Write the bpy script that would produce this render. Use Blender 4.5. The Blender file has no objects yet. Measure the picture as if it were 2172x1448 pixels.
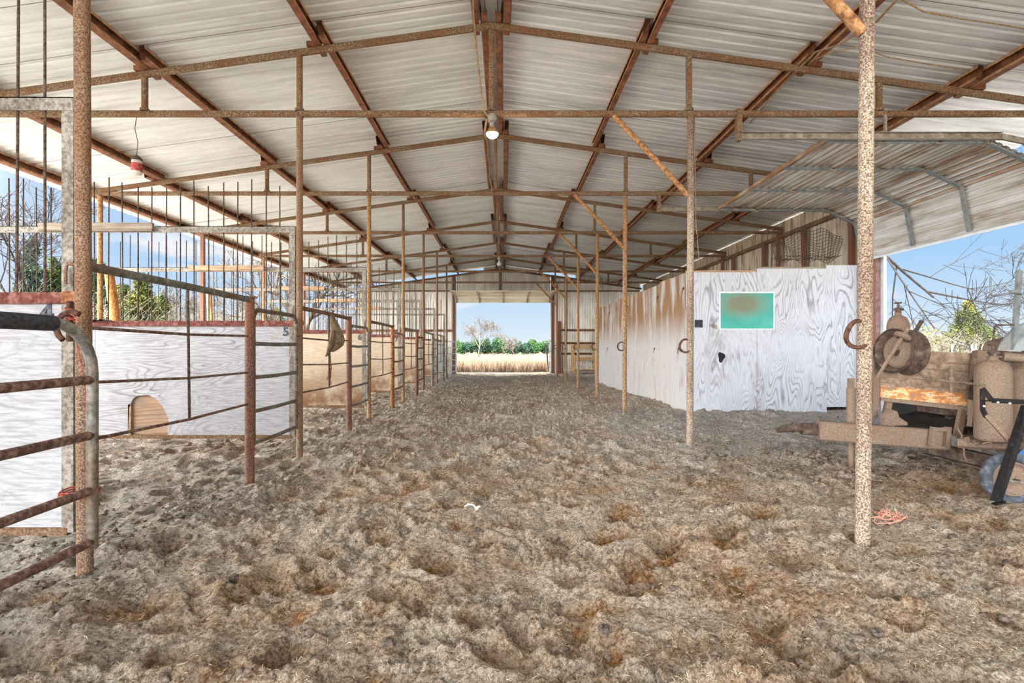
import bpy, math, random
import numpy as np
from mathutils import Vector as V, Matrix, Euler
random.seed(7); RNG = np.random.default_rng(11)
SC = bpy.context.scene
COL = SC.collection
PI = math.pi

# ------------------------------------------------------------------ camera
HC, F, CX, CY = 1.2, 1160.0, 1068.0, 737.0          # eye height, focal length and vanishing point in photo pixels
cd = bpy.data.cameras.new('camera'); cam = bpy.data.objects.new('camera', cd); COL.objects.link(cam)
cd.sensor_width = 36; cd.lens = 36 * F / 2172
cd.shift_x = (1086 - CX) / 2172; cd.shift_y = (CY - 724) / 2172
cd.clip_start = 0.05; cd.clip_end = 600
cam.location = (0, 0, HC); cam.rotation_euler = (PI / 2, 0, 0)
SC.camera = cam

# ------------------------------------------------------------------ world, sun, exposure
vs = SC.view_settings
vs.view_transform = 'Standard'; vs.look = 'None'; vs.gamma = 1; vs.use_curve_mapping = False
vs.exposure = 1.42
SKY_FRONT, SKY_BACK = 0.36, 5.6
def make_world():
    w = bpy.data.worlds.new('sky'); SC.world = w; w.use_nodes = True
    nt = w.node_tree; nt.nodes.clear(); N = nt.nodes.new; L = nt.links.new
    out = N('ShaderNodeOutputWorld'); bg = N('ShaderNodeBackground'); L(bg.outputs[0], out.inputs[0])
    tc = N('ShaderNodeTexCoord'); sep = N('ShaderNodeSeparateXYZ'); L(tc.outputs['Generated'], sep.inputs[0])
    grad = N('ShaderNodeValToRGB'); L(sep.outputs[2], grad.inputs[0])
    e = grad.color_ramp.elements
    e[0].position = 0.0; e[0].color = (0.80, 0.91, 1.0, 1)
    e[1].position = 0.55; e[1].color = (0.22, 0.50, 1.0, 1)
    m = e.new(0.14); m.color = (0.42, 0.68, 1.0, 1)
    # flattened cloud pattern
    mp = N('ShaderNodeMapping'); mp.inputs['Scale'].default_value = (2.2, 2.2, 7.5); mp.inputs['Location'].default_value = (0.35, 0.1, 0.2)
    L(tc.outputs['Generated'], mp.inputs[0])
    n = N('ShaderNodeTexNoise'); n.inputs['Scale'].default_value = 1.6; n.inputs['Detail'].default_value = 7; n.inputs['Roughness'].default_value = 0.55
    L(mp.outputs[0], n.inputs[0])
    cr = N('ShaderNodeValToRGB'); L(n.outputs[0], cr.inputs[0])
    cr.color_ramp.elements[0].position = 0.50; cr.color_ramp.elements[0].color = (0, 0, 0, 1)
    cr.color_ramp.elements[1].position = 0.62; cr.color_ramp.elements[1].color = (0.92, 0.92, 0.92, 1)
    mx = N('ShaderNodeMix'); mx.data_type = 'RGBA'; L(cr.outputs[0], mx.inputs[0]); L(grad.outputs[0], mx.inputs[6])
    mx.inputs[7].default_value = (1.0, 0.99, 1.0, 1)
    # the sky is much brighter on the sun's side, behind and to the left of the barn mouth
    dt = N('ShaderNodeVectorMath'); dt.operation = 'DOT_PRODUCT'
    d = V((-1.0, -0.62, 0.30)).normalized(); dt.inputs[1].default_value = d
    L(tc.outputs['Generated'], dt.inputs[0])
    mr = N('ShaderNodeMapRange'); mr.interpolation_type = 'SMOOTHSTEP'
    mr.inputs[1].default_value = 0.20; mr.inputs[2].default_value = 0.62
    mr.inputs[3].default_value = SKY_FRONT; mr.inputs[4].default_value = SKY_BACK
    L(dt.outputs['Value'], mr.inputs[0]); L(mr.outputs[0], bg.inputs[1])
    haze = N('ShaderNodeMapRange'); haze.inputs[1].default_value = 0.0; haze.inputs[2].default_value = 0.6
    L(dt.outputs['Value'], haze.inputs[0])
    mx2 = N('ShaderNodeMix'); mx2.data_type = 'RGBA'; L(haze.outputs[0], mx2.inputs[0]); L(mx.outputs[2], mx2.inputs[6])
    mx2.inputs[7].default_value = (1.0, 0.98, 0.96, 1)
    L(mx2.outputs[2], bg.inputs[0])
make_world()
sd = bpy.data.lights.new('sun', 'SUN'); sd.energy = 5.0; sd.angle = math.radians(2.0); sd.color = (1.0, 0.97, 0.93)
sun = bpy.data.objects.new('sun', sd); COL.objects.link(sun)
sun.rotation_euler = V((0.28, 1.0, -1.55)).to_track_quat('-Z', 'Y').to_euler()
cy = SC.cycles
cy.use_denoising = True; cy.max_bounces = 8; cy.diffuse_bounces = 6; cy.glossy_bounces = 3; cy.transmission_bounces = 3
cy.sample_clamp_indirect = 6.0; cy.caustics_reflective = False; cy.caustics_refractive = False
try: cy.denoiser = 'OPENIMAGEDENOISE'
except Exception: pass

# ------------------------------------------------------------------ helpers
def at(px, py, d): return V(((px - CX) * d / F, d, HC + (CY - py) * d / F))
def lin(r, g, b):
    f = lambda c: (c / 255 / 12.92) if c / 255 <= 0.04045 else ((c / 255 + 0.055) / 1.055) ** 2.4
    return (f(r), f(g), f(b), 1)

class MB:
    def __init__(s): s.v = []; s.f = []; s.sm = []; s.mi = []
    def add(s, vs, fs, smooth=False, mi=0):
        o = len(s.v); s.v.extend([V(x) for x in vs]); s.f.extend([tuple(i + o for i in f) for f in fs])
        s.sm.extend([smooth] * len(fs)); s.mi.extend([mi] * len(fs)); return s
    def box(s, lo, hi, mi=0):
        x0, y0, z0 = lo; x1, y1, z1 = hi
        return s.add([(x0,y0,z0),(x1,y0,z0),(x1,y1,z0),(x0,y1,z0),(x0,y0,z1),(x1,y0,z1),(x1,y1,z1),(x0,y1,z1)],
                     [(0,3,2,1),(4,5,6,7),(0,1,5,4),(1,2,6,5),(2,3,7,6),(3,0,4,7)], False, mi)
    def bar(s, p0, p1, w, h, up=(0,0,1), mi=0, off=(0,0), bev=0.0):
        """rectangular bar: w across, h along up"""
        p0, p1 = V(p0), V(p1); t = (p1 - p0).normalized(); up = V(up)
        if abs(t.dot(up)) > 0.999: up = V((0,1,0))
        a = t.cross(up).normalized(); b = a.cross(t).normalized()
        c = a * off[0] + b * off[1]
        w2, h2 = w / 2, h / 2
        if bev > 0:
            k = bev; prof = [(-w2+k,-h2),(w2-k,-h2),(w2,-h2+k),(w2,h2-k),(w2-k,h2),(-w2+k,h2),(-w2,h2-k),(-w2,-h2+k)]
        else: prof = [(-w2,-h2),(w2,-h2),(w2,h2),(-w2,h2)]
        return s.extrude(p0 + c, p1 + c, prof, a, b, mi)
    def extrude(s, p0, p1, prof, a, b, mi=0, smooth=False):
        n = len(prof); vs = [V(p0) + a * x + b * y for x, y in prof] + [V(p1) + a * x + b * y for x, y in prof]
        fs = [(i, (i + 1) % n, n + (i + 1) % n, n + i) for i in range(n)] + [tuple(range(n - 1, -1, -1)), tuple(range(n, 2 * n))]
        return s.add(vs, fs, smooth, mi)
    def tube(s, pts, r, n=10, cap=True, mi=0, smooth=True, closed=False):
        pts = [V(p) for p in pts]; m = len(pts)
        rs = r if isinstance(r, (list, tuple)) else [r] * m
        ref = None; rings = []
        for i, p in enumerate(pts):
            if closed: t = (pts[(i + 1) % m] - pts[i - 1]).normalized()
            else: t = (pts[min(i + 1, m - 1)] - pts[max(i - 1, 0)]).normalized()
            if ref is None:
                ref = V((0,0,1)) if abs(t.z) < 0.9 else V((1,0,0))
            a = (ref - t * ref.dot(t)).normalized(); ref = a; b = t.cross(a)
            rings.append([p + (a * math.cos(2*PI*k/n) + b * math.sin(2*PI*k/n)) * rs[i] for k in range(n)])
        vs = [v for R in rings for v in R]; fs = []
        for i in range(m if closed else m - 1):
            j = (i + 1) % m
            for k in range(n):
                fs.append((i*n+k, i*n+(k+1)%n, j*n+(k+1)%n, j*n+k))
        s.add(vs, fs, smooth, mi)
        if cap and not closed:
            s.add(rings[0], [tuple(range(n - 1, -1, -1))], False, mi); s.add(rings[-1], [tuple(range(n))], False, mi)
        return s
    def lathe(s, c, prof, axis=(0,0,1), n=24, mi=0, smooth=True):
        """prof: list of (radius, distance along axis)"""
        c = V(c); t = V(axis).normalized(); ref = V((0,0,1)) if abs(t.z) < 0.9 else V((1,0,0))
        a = (ref - t * ref.dot(t)).normalized(); b = t.cross(a); vs = []; fs = []
        for r, h in prof:
            for k in range(n): vs.append(c + t * h + (a * math.cos(2*PI*k/n) + b * math.sin(2*PI*k/n)) * r)
        for i in range(len(prof) - 1):
            for k in range(n): fs.append((i*n+k, i*n+(k+1)%n, (i+1)*n+(k+1)%n, (i+1)*n+k))
        return s.add(vs, fs, smooth, mi)
    def poly(s, pts, thick, nrm, mi=0):
        """prism from an outline"""
        nrm = V(nrm).normalized() * thick; n = len(pts); pts = [V(p) for p in pts]
        return s.add(pts + [p + nrm for p in pts], [tuple(range(n)), tuple(range(2*n-1, n-1, -1))] + [(i, n+i, n+(i+1)%n, (i+1)%n) for i in range(n)], False, mi)
    def build(s, name, mats, parent=None):
        me = bpy.data.meshes.new(name); o0 = V((0,0,0))
        if parent is not None:
            p = parent
            while p is not None: o0 += p.location; p = p.parent
        me.from_pydata([tuple(v - o0) for v in s.v], [], s.f)
        for m in (mats if isinstance(mats, (list, tuple)) else [mats]): me.materials.append(m)
        me.polygons.foreach_set('use_smooth', s.sm); me.polygons.foreach_set('material_index', s.mi); me.update()
        o = bpy.data.objects.new(name, me); COL.objects.link(o)
        if parent is not None: o.parent = parent
        return o

def tag(o, label=None, cat=None, group=None, kind=None):
    if label: o['label'] = label
    if cat: o['category'] = cat
    if group: o['group'] = group
    if kind: o['kind'] = kind
    return o
def thing(name, loc, label, cat, group=None):
    o = bpy.data.objects.new(name, None); COL.objects.link(o); o.location = loc; o.empty_display_size = 0.1
    return tag(o, label, cat, group)
def solo(mb, name, mat, loc, label, cat, group=None, kind=None):
    """a thing that is one mesh, origin at loc"""
    o = mb.build(name, mat); loc = V(loc)
    o.data.transform(Matrix.Translation(-loc)); o.location = loc
    return tag(o, label, cat, group, kind)
def np_mesh(name, verts, faces, mat, smooth=False):
    me = bpy.data.meshes.new(name); k = faces.shape[1]
    me.vertices.add(len(verts)); me.vertices.foreach_set('co', verts.astype(np.float32).ravel())
    me.loops.add(faces.size); me.loops.foreach_set('vertex_index', faces.astype(np.int32).ravel())
    me.polygons.add(len(faces)); me.polygons.foreach_set('loop_start', np.arange(0, faces.size, k, dtype=np.int32))
    me.polygons.foreach_set('loop_total', np.full(len(faces), k, dtype=np.int32))
    if smooth: me.polygons.foreach_set('use_smooth', np.ones(len(faces), dtype=bool))
    me.update(calc_edges=True); me.validate()
    for m in (mat if isinstance(mat, (list, tuple)) else [mat]): me.materials.append(m)
    o = bpy.data.objects.new(name, me); COL.objects.link(o); return o

# ------------------------------------------------------------------ materials
def ramp(nt, fac, stops):
    cr = nt.nodes.new('ShaderNodeValToRGB'); nt.links.new(fac, cr.inputs[0]); e = cr.color_ramp.elements
    while len(e) > 1: e.remove(e[-1])
    e[0].position = stops[0][0]; e[0].color = stops[0][1]
    for p, c in stops[1:]:
        x = e.new(p); x.color = c
    return cr.outputs[0]
def noise(nt, scale, detail=5, rough=0.6, sc=(1,1,1), coord='Object', dist=0.0, loc=(0,0,0)):
    tc = nt.nodes.new('ShaderNodeTexCoord'); mp = nt.nodes.new('ShaderNodeMapping'); n = nt.nodes.new('ShaderNodeTexNoise')
    mp.inputs['Scale'].default_value = sc; mp.inputs['Location'].default_value = loc
    if coord == 'World':
        g = nt.nodes.new('ShaderNodeNewGeometry'); nt.links.new(g.outputs['Position'], mp.inputs[0])
    else: nt.links.new(tc.outputs[coord], mp.inputs[0])
    nt.links.new(mp.outputs[0], n.inputs[0])
    n.inputs['Scale'].default_value = scale; n.inputs['Detail'].default_value = detail; n.inputs['Roughness'].default_value = rough
    n.inputs['Distortion'].default_value = dist
    return n.outputs[0]
def mixc(nt, fac, a, b, mode='MIX'):
    m = nt.nodes.new('ShaderNodeMix'); m.data_type = 'RGBA'; m.blend_type = mode
    for sock, val in ((0, fac), (6, a), (7, b)):
        if hasattr(val, 'is_output'): nt.links.new(val, m.inputs[sock])
        else: m.inputs[sock].default_value = val
    return m.outputs[2]
def bump(nt, bsdf, h, strength, dist=0.01):
    b = nt.nodes.new('ShaderNodeBump'); b.inputs['Strength'].default_value = strength; b.inputs['Distance'].default_value = dist
    nt.links.new(h, b.inputs['Height']); nt.links.new(b.outputs[0], bsdf.inputs['Normal'])
def base_mat(name, rough=0.8, metal=0.0):
    m = bpy.data.materials.new(name); m.use_nodes = True; nt = m.node_tree; b = nt.nodes['Principled BSDF']
    b.inputs['Roughness'].default_value = rough; b.inputs['Metallic'].default_value = metal
    b.inputs['Specular IOR Level'].default_value = 0.3
    return m, nt, b
def speck(name, stops, scale=30, detail=6, rough=0.85, metal=0.0, bs=0.3, sc=(1,1,1), big=None, bigfac=0.5, bd=0.004, lv=0.65):
    """noise speckled material; big = (scale, stops) multiplies broad patches over it"""
    m, nt, b = base_mat(name, rough, metal)
    g_ = lambda k: tuple(c + (sum(k) / 3 - c) * 0.16 for c in k)
    stops = [(p, g_(k)) for p, k in stops]
    if big: big = (big[0], [(p, g_(k)) for p, k in big[1]]) + tuple(big[2:])
    n = noise(nt, scale, detail, lv, sc); c = ramp(nt, n, [(p, lin(*k)) for p, k in stops])
    if big:
        n2 = noise(nt, big[0], 4, 0.55, big[2] if len(big) > 2 else (1,1,1)); m2 = ramp(nt, n2, [(0.42, (0,0,0,1)), (0.58, (1,1,1,1))])
        n3 = ramp(nt, n, [(p, lin(*k)) for p, k in big[1]]); c = mixc(nt, m2, c, n3)
    nt.links.new(c, b.inputs['Base Color']); bump(nt, b, n, bs, bd)
    return m
M = {}
M['purlin'] = speck('rusty_red_steel', [(0.3, (90,52,36)), (0.5, (138,84,58)), (0.68, (166,112,82))], 9, big=(2.5, [(0.35,(98,56,36)),(0.65,(164,100,66))]), rough=0.7)
M['purlinlip'] = speck('lit_rusty_edge', [(0.3, (150,100,66)), (0.5, (190,142,104)), (0.68, (214,176,140))], 14, rough=0.7)  # light catching the purlin lips is put into this paler rust
M['truss'] = speck('dusty_rust_steel', [(0.36, (92,68,48)), (0.5, (132,106,80)), (0.64, (168,144,114))], 60, big=(3, [(0.38,(104,70,46)),(0.6,(146,108,76))]))
M['post'] = speck('mottled_rust_post', [(0.40, (92,68,54)), (0.5, (138,112,90)), (0.6, (184,162,138))], 130, big=(2.2, [(0.4,(104,70,50)),(0.6,(166,126,94))], (1,1,0.7)))
M['post_red'] = speck('rusty_red_post', [(0.38, (92,60,52)), (0.52, (130,92,80)), (0.62, (168,138,120))], 120, big=(2.5, [(0.4,(108,64,44)),(0.6,(166,110,80))], (1,1,0.6)))
M['post_pale'] = speck('peeling_cream_post', [(0.40, (96,76,62)), (0.46, (140,120,102)), (0.52, (178,162,140)), (0.62, (204,192,172))], 130, big=(1.1, [(0.42,(84,58,52)),(0.56,(142,114,96)),(0.66,(180,162,140))], (1,1,0.6)))
M['post_ochre'] = speck('ochre_rust_post', [(0.38, (112,80,54)), (0.52, (166,132,94)), (0.64, (200,176,142))], 50, big=(2.0, [(0.4,(136,90,54)),(0.6,(190,144,92))], (1,1,0.6)))
M['brace'] = speck('orange_rust_brace', [(0.36, (122,76,44)), (0.52, (176,124,76)), (0.66, (200,160,112))], 30)
M['rebar'] = speck('rebar_steel', [(0.4, (62,50,44)), (0.6, (120,100,84))], 60)
M['galv'] = speck('galvanised_pipe', [(0.35, (104,108,104)), (0.52, (146,150,146)), (0.66, (184,184,176))], 25, rough=0.5, metal=0.35, big=(2.2, [(0.35,(100,84,68)),(0.65,(150,132,112))]))
M['galvgreen'] = speck('grey_green_pipe', [(0.35, (84,92,88)), (0.52, (118,126,120)), (0.66, (156,156,146))], 25, rough=0.55, metal=0.2, big=(3, [(0.35,(92,72,56)),(0.65,(140,118,96))]))
M['railrust'] = speck('purple_brown_rust_pipe', [(0.36, (88,60,54)), (0.52, (128,98,88)), (0.66, (168,142,126))], 35)
M['weathered'] = speck('weathered_grey_frame', [(0.36, (118,112,104)), (0.5, (158,152,142)), (0.64, (190,184,174))], 50, sc=(1,1,1), big=(3, [(0.4,(108,98,86)),(0.6,(160,152,140))]))
M['redrail'] = speck('red_brown_paint', [(0.36, (96,46,40)), (0.52, (134,74,66)), (0.66, (166,116,104))], 28)
M['orangerust'] = speck('orange_rust_plate', [(0.36, (112,66,42)), (0.52, (168,106,68)), (0.66, (200,154,112))], 30)
M['board'] = speck('grey_timber', [(0.36, (126,112,96)), (0.52, (162,148,132)), (0.66, (190,178,162))], 12, sc=(0.25,1,6))
M['board_tan'] = speck('tan_timber', [(0.36, (150,118,88)), (0.52, (190,156,122)), (0.66, (214,186,154))], 12, sc=(0.25,1,6))
M['pine'] = speck('yellow_pine', [(0.36, (196,150,96)), (0.52, (226,184,128)), (0.66, (240,206,158))], 10, sc=(0.3,1,5))
M['polewood'] = speck('round_pole_wood', [(0.36, (150,92,46)), (0.52, (206,138,76)), (0.66, (232,176,112))], 14, sc=(4,4,0.4))
M['barkgrey'] = speck('grey_bark', [(0.36, (70,62,54)), (0.52, (104,96,86)), (0.66, (136,126,114))], 14)
M['twig'] = speck('brown_twig', [(0.36, (36,32,32)), (0.64, (64,58,56))], 14)
M['twigpale'] = speck('pale_twig', [(0.36, (104,96,80)), (0.64, (150,142,124))], 14)
M['dust'] = speck('dust_covered_steel', [(0.30, (108,88,72)), (0.5, (134,114,96)), (0.70, (158,138,120))], 110, big=(3, [(0.35,(108,82,66)),(0.65,(150,126,106))]))
M['dustdark'] = speck('dark_dusty_steel', [(0.34, (60,48,42)), (0.52, (94,76,66)), (0.66, (128,108,94))], 18)
M['black'] = speck('black_paint', [(0.4, (16,17,20)), (0.6, (38,38,42)), (0.75, (90,84,78))], 40, rough=0.35, bs=0.1)
M['darkpanel'] = speck('dark_sheet', [(0.4, (26,25,27)), (0.6, (50,47,46))], 6, rough=0.5, bs=0.05)
M['rubber'] = speck('dusty_rubber', [(0.36, (52,58,70)), (0.52, (84,92,108)), (0.68, (140,140,140))], 18, rough=0.8)
M['blue'] = speck('blue_plastic', [(0.4, (40,110,200)), (0.6, (72,146,224))], 10, rough=0.4, bs=0.02)
M['hood'] = speck('pale_painted_sheet', [(0.4, (176,190,198)), (0.6, (212,222,228))], 4, rough=0.35, bs=0.02, big=(3, [(0.35,(150,140,126)),(0.65,(200,208,210))]))
M['white'] = speck('white_trim', [(0.4, (214,224,236)), (0.6, (238,244,250))], 6, bs=0.02, rough=0.5)
M['brownjamb'] = speck('mauve_brown_paint', [(0.4, (126,96,98)), (0.6, (160,130,130))], 10, bs=0.05)
M['twinered'] = speck('red_twine', [(0.4, (160,60,44)), (0.6, (206,104,84))], 60, bs=0.1)
M['twinepink'] = speck('pink_orange_twine', [(0.4, (216,130,108)), (0.6, (240,176,156))], 60, bs=0.1)
M['cloth'] = speck('brown_canvas', [(0.36, (100,82,62)), (0.6, (140,118,92))], 24, bs=0.2)
M['cable'] = speck('dusty_cable', [(0.4, (136,108,78)), (0.6, (178,150,116))], 30, bs=0.1)
M['trackmetal'] = speck('dusty_door_track', [(0.36, (122,110,94)), (0.55, (158,148,132)), (0.7, (184,176,164))], 14, rough=0.6)
M['stile'] = speck('grey_door_stile', [(0.36, (112,120,124)), (0.6, (150,158,160))], 14, rough=0.5, metal=0.3)
M['ironshoe'] = speck('rusty_iron', [(0.36, (60,38,30)), (0.6, (112,74,56))], 40)
M['bone'] = speck('white_bone', [(0.4, (225,225,220)), (0.6, (250,250,245))], 20)
M['stone'] = speck('grey_clod', [(0.36, (60,52,46)), (0.6, (112,100,90))], 60, bs=0.8)
M['ceramic'] = speck('white_glass', [(0.4, (196,196,190)), (0.6, (232,232,226))], 20, rough=0.3, bs=0.02)
M['redlabel'] = speck('faded_red_label', [(0.4, (180,60,60)), (0.62, (220,110,104)), (0.72, (235,220,215))], 30, bs=0.02)
M['numberpaint'] = speck('dark_stencil_paint', [(0.4, (58,62,74)), (0.62, (120,124,134))], 40, bs=0.0)
M['plate'] = speck('dark_plate', [(0.4, (46,50,58)), (0.6, (76,80,90))], 40, bs=0.05)
M['sill'] = speck('pale_concrete', [(0.4, (190,190,186)), (0.6, (226,226,222))], 10)

def roof_mat(name, light, mid, dark):
    m, nt, b = base_mat(name, 0.55, 0.06)
    n = noise(nt, 1.6, 6, 0.6, (0.35, 2.6, 0.35)); c = ramp(nt, n, [(0.32, lin(*dark)), (0.5, lin(*mid)), (0.66, lin(*light))])
    n2 = noise(nt, 9, 5, 0.65, (0.3, 3, 0.3)); c = mixc(nt, 0.35, c, ramp(nt, n2, [(0.35, lin(*dark)), (0.6, lin(*light))]))
    # lap joints of the roof sheets: a thin dirty line every 0.79 m
    g = nt.nodes.new('ShaderNodeNewGeometry'); s = nt.nodes.new('ShaderNodeSeparateXYZ'); nt.links.new(g.outputs['Position'], s.inputs[0])
    md = nt.nodes.new('ShaderNodeMath'); md.operation = 'MODULO'; md.inputs[1].default_value = 0.79
    ad = nt.nodes.new('ShaderNodeMath'); ad.operation = 'ADD'; ad.inputs[1].default_value = 10.1; nt.links.new(s.outputs[1], ad.inputs[0]); nt.links.new(ad.outputs[0], md.inputs[0])
    lt = nt.nodes.new('ShaderNodeMath'); lt.operation = 'LESS_THAN'; lt.inputs[1].default_value = 0.008; nt.links.new(md.outputs[0], lt.inputs[0])
    c = mixc(nt, lt.outputs[0], c, lin(70, 58, 48)); nt.links.new(c, b.inputs['Base Color'])
    return m
M['roof_left'] = roof_mat('cream_roof_sheet', (232,238,240), (218,224,226), (192,196,196))
M['roof_right'] = roof_mat('grey_roof_sheet', (240,246,252), (222,228,236), (182,188,196))
M['wallmetal'] = speck('corrugated_wall_sheet', [(0.34, (206,200,190)), (0.5, (232,230,224)), (0.66, (248,247,244))], 3, sc=(1,1,0.3), rough=0.5, bs=0.02)
M['farmetal'] = speck('galvanised_corrugated_sheet', [(0.34, (206,202,190)), (0.5, (232,228,218)), (0.66, (246,244,238))], 3, sc=(1,1,0.3), rough=0.38, metal=0.75, bs=0.02)
M['creamdoor'] = speck('cream_door_sheet', [(0.34, (216,200,172)), (0.5, (238,228,206)), (0.66, (248,242,228))], 3, sc=(0.4,1,1), rough=0.5, bs=0.02)
M['sidemetal'] = speck('stained_side_sheet', [(0.36, (150,126,98)), (0.47, (204,190,168)), (0.62, (232,226,214))], 5, sc=(1,2.5,0.25), rough=0.6, bs=0.02)
M['doormetal'] = speck('grey_door_sheet', [(0.32, (150,128,104)), (0.44, (196,192,184)), (0.62, (226,230,232))], 3, sc=(2.4,0.3,2.4), rough=0.5, metal=0.2, bs=0.02)
M['doorrust'] = speck('rust_stained_rib', [(0.34, (140,92,60)), (0.5, (176,134,100)), (0.66, (206,190,170))], 6, sc=(1.6,0.4,1.6))

def ply(name, vertical=True, base=((216,222,232),(196,202,212)), line=(134,132,142), stain=None, grain=1.0, fibre=0.45, cover=(0.40,0.56), knot=4):
    """weathered painted plywood: contour-like grain where the paint has worn off, plus streaks"""
    m, nt, b = base_mat(name, 0.8)
    sc = (1.5, 1.5, 0.33) if vertical else (0.33, 1.5, 1.5)
    n = noise(nt, 1.15 * grain, 2.2, 0.5, sc, dist=0.35)
    mu = nt.nodes.new('ShaderNodeMath'); mu.operation = 'MULTIPLY'; mu.inputs[1].default_value = 34; nt.links.new(n, mu.inputs[0])
    fr = nt.nodes.new('ShaderNodeMath'); fr.operation = 'FRACT'; nt.links.new(mu.outputs[0], fr.inputs[0])
    ln = ramp(nt, fr.outputs[0], [(0.0, (0,0,0,1)), (0.30, (0.0,)*3 + (1,)), (0.62, (1,1,1,1)), (0.72, (0.1,0.1,0.1,1)), (1.0, (0,0,0,1))])
    fine = noise(nt, 16, 5, 0.7, (4, 4, 0.35) if vertical else (0.35, 4, 4))
    cov = ramp(nt, noise(nt, 1.3, 3, 0.6), [(cover[0], (0.12,)*3 + (1,)), (cover[1], (1,1,1,1))])
    brk = ramp(nt, fine, [(0.36, (0.25,)*3 + (1,)), (0.56, (1,1,1,1))])
    c0 = ramp(nt, fine, [(0.36, lin(*base[1])), (0.56, lin(*base[0]))])
    f = mixc(nt, 1.0, ln, cov, 'MULTIPLY'); f = mixc(nt, 1.0, f, brk, 'MULTIPLY')
    c = mixc(nt, f, c0, lin(*line))
    sp = ramp(nt, noise(nt, 22, 6, 0.75, (2.6, 2.6, 0.9) if vertical else (0.9, 2.6, 2.6)), [(0.60, (0,0,0,1)), (0.68, (fibre,)*3 + (1,))])
    c = mixc(nt, sp, c, lin(118, 106, 98))
    wr = ramp(nt, noise(nt, 2.4, 6, 0.68, (1.3, 1.3, 0.6) if vertical else (0.6, 1.3, 1.3), loc=(3, 1, 2)), [(0.56, (0,0,0,1)), (0.66, (0.55, 0.55, 0.55, 1))])
    wr = mixc(nt, 1.0, wr, ramp(nt, fine, [(0.40, (0.15, 0.15, 0.15, 1)), (0.55, (1, 1, 1, 1))]), 'MULTIPLY')
    c = mixc(nt, wr, c, lin(132, 120, 112))
    if stain:
        col, z0, z1, inv = stain
        g = nt.nodes.new('ShaderNodeNewGeometry'); s = nt.nodes.new('ShaderNodeSeparateXYZ'); nt.links.new(g.outputs['Position'], s.inputs[0])
        mr = nt.nodes.new('ShaderNodeMapRange'); mr.inputs[1].default_value = z0; mr.inputs[2].default_value = z1; nt.links.new(s.outputs[2], mr.inputs[0])
        st = noise(nt, 2.2, 5, 0.6, (1.5, 1.5, 0.35) if inv else (1,1,1), 'World')
        ad = nt.nodes.new('ShaderNodeMath'); ad.operation = 'MULTIPLY'; nt.links.new(mr.outputs[0], ad.inputs[0])
        sr = ramp(nt, st, [(0.38, (0,0,0,1)), (0.54, (1,1,1,1))]); nt.links.new(sr, ad.inputs[1])
        c = mixc(nt, ad.outputs[0], c, lin(*col))
    nt.links.new(c, b.inputs['Base Color']); bump(nt, b, fine, 0.25, 0.003)
    return m
M['ply_front'] = ply('white_worn_plywood', True, line=(126,126,140), grain=1.2)
M['ply_side'] = ply('brown_stained_white_plywood', True, base=((208,208,208),(188,188,188)), stain=((150,116,84), 1.2, 1.85, True), cover=(0.6,0.8))
M['ply_div'] = ply('horizontal_grain_white_plywood', False, base=((196,199,205),(158,160,166)), line=(108,102,102), grain=1.3, cover=(0.42,0.62))
M['ply_tan'] = ply('tan_particle_board', False, base=((216,202,180),(190,172,146)), line=(176,148,116), fibre=0.7, cover=(0.5,0.9), stain=((132,94,66), 1.0, 0.3, False))
M['ply_patch'] = ply('bare_orange_plywood', False, base=((186,158,134),(164,136,112)), line=(136,104,82), cover=(0.2,0.3))
M['ply_edge'] = speck('plywood_edge', [(0.4, (150,118,84)), (0.6, (196,164,124))], 30)
def teal_mat():
    m, nt, b = base_mat('teal_panel_with_dust', 0.35)
    n = noise(nt, 3, 3, 0.5); c = ramp(nt, n, [(0.35, lin(74,176,162)), (0.65, lin(98,196,184))])
    tc = nt.nodes.new('ShaderNodeTexCoord'); mp = nt.nodes.new('ShaderNodeMapping'); mp.inputs['Location'].default_value = (0.14, 0, -1.44); mp.inputs['Scale'].default_value = (1.9, 1, 3.5)
    nt.links.new(tc.outputs['Object'], mp.inputs[0])
    ln = nt.nodes.new('ShaderNodeVectorMath'); ln.operation = 'LENGTH'; nt.links.new(mp.outputs[0], ln.inputs[0])
    f = ramp(nt, ln.outputs['Value'], [(0.35, (0.9,)*3 + (1,)), (1.0, (0,0,0,1))])
    c = mixc(nt, f, c, lin(136,132,110)); nt.links.new(c, b.inputs['Base Color']); return m
M['teal'] = teal_mat()
def emit(name, col, s):
    m, nt, b = base_mat(name, 0.4); b.inputs['Base Color'].default_value = col; b.inputs['Emission Color'].default_value = col; b.inputs['Emission Strength'].default_value = s
    return m
M['bulb'] = emit('lit_bulb', (1.0, 0.78, 0.42, 1), 6.0)
def leaf_mat(name, a, bcol, ccol, sc=1.2):
    m, nt, b = base_mat(name, 0.8)
    n = noise(nt, sc, 3, 0.6); n2 = noise(nt, 14, 2, 0.6)
    c = ramp(nt, n, [(0.40, lin(*a)), (0.52, lin(*bcol)), (0.62, lin(*ccol))])
    c = mixc(nt, 0.45, c, ramp(nt, n2, [(0.4, lin(*a)), (0.6, lin(*ccol))])); nt.links.new(c, b.inputs['Base Color']); return m
M['cedar'] = leaf_mat('cedar_foliage', (26,58,44), (48,84,46), (120,118,48))
M['cedarblue'] = leaf_mat('blue_green_foliage', (22,56,52), (38,76,58), (78,98,56))
M['cedaryellow'] = leaf_mat('yellow_green_foliage', (36,62,40), (74,92,44), (132,128,56))
M['shrubgreen'] = leaf_mat('bright_green_foliage', (34,76,44), (58,98,50), (96,120,62), 0.5)

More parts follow.
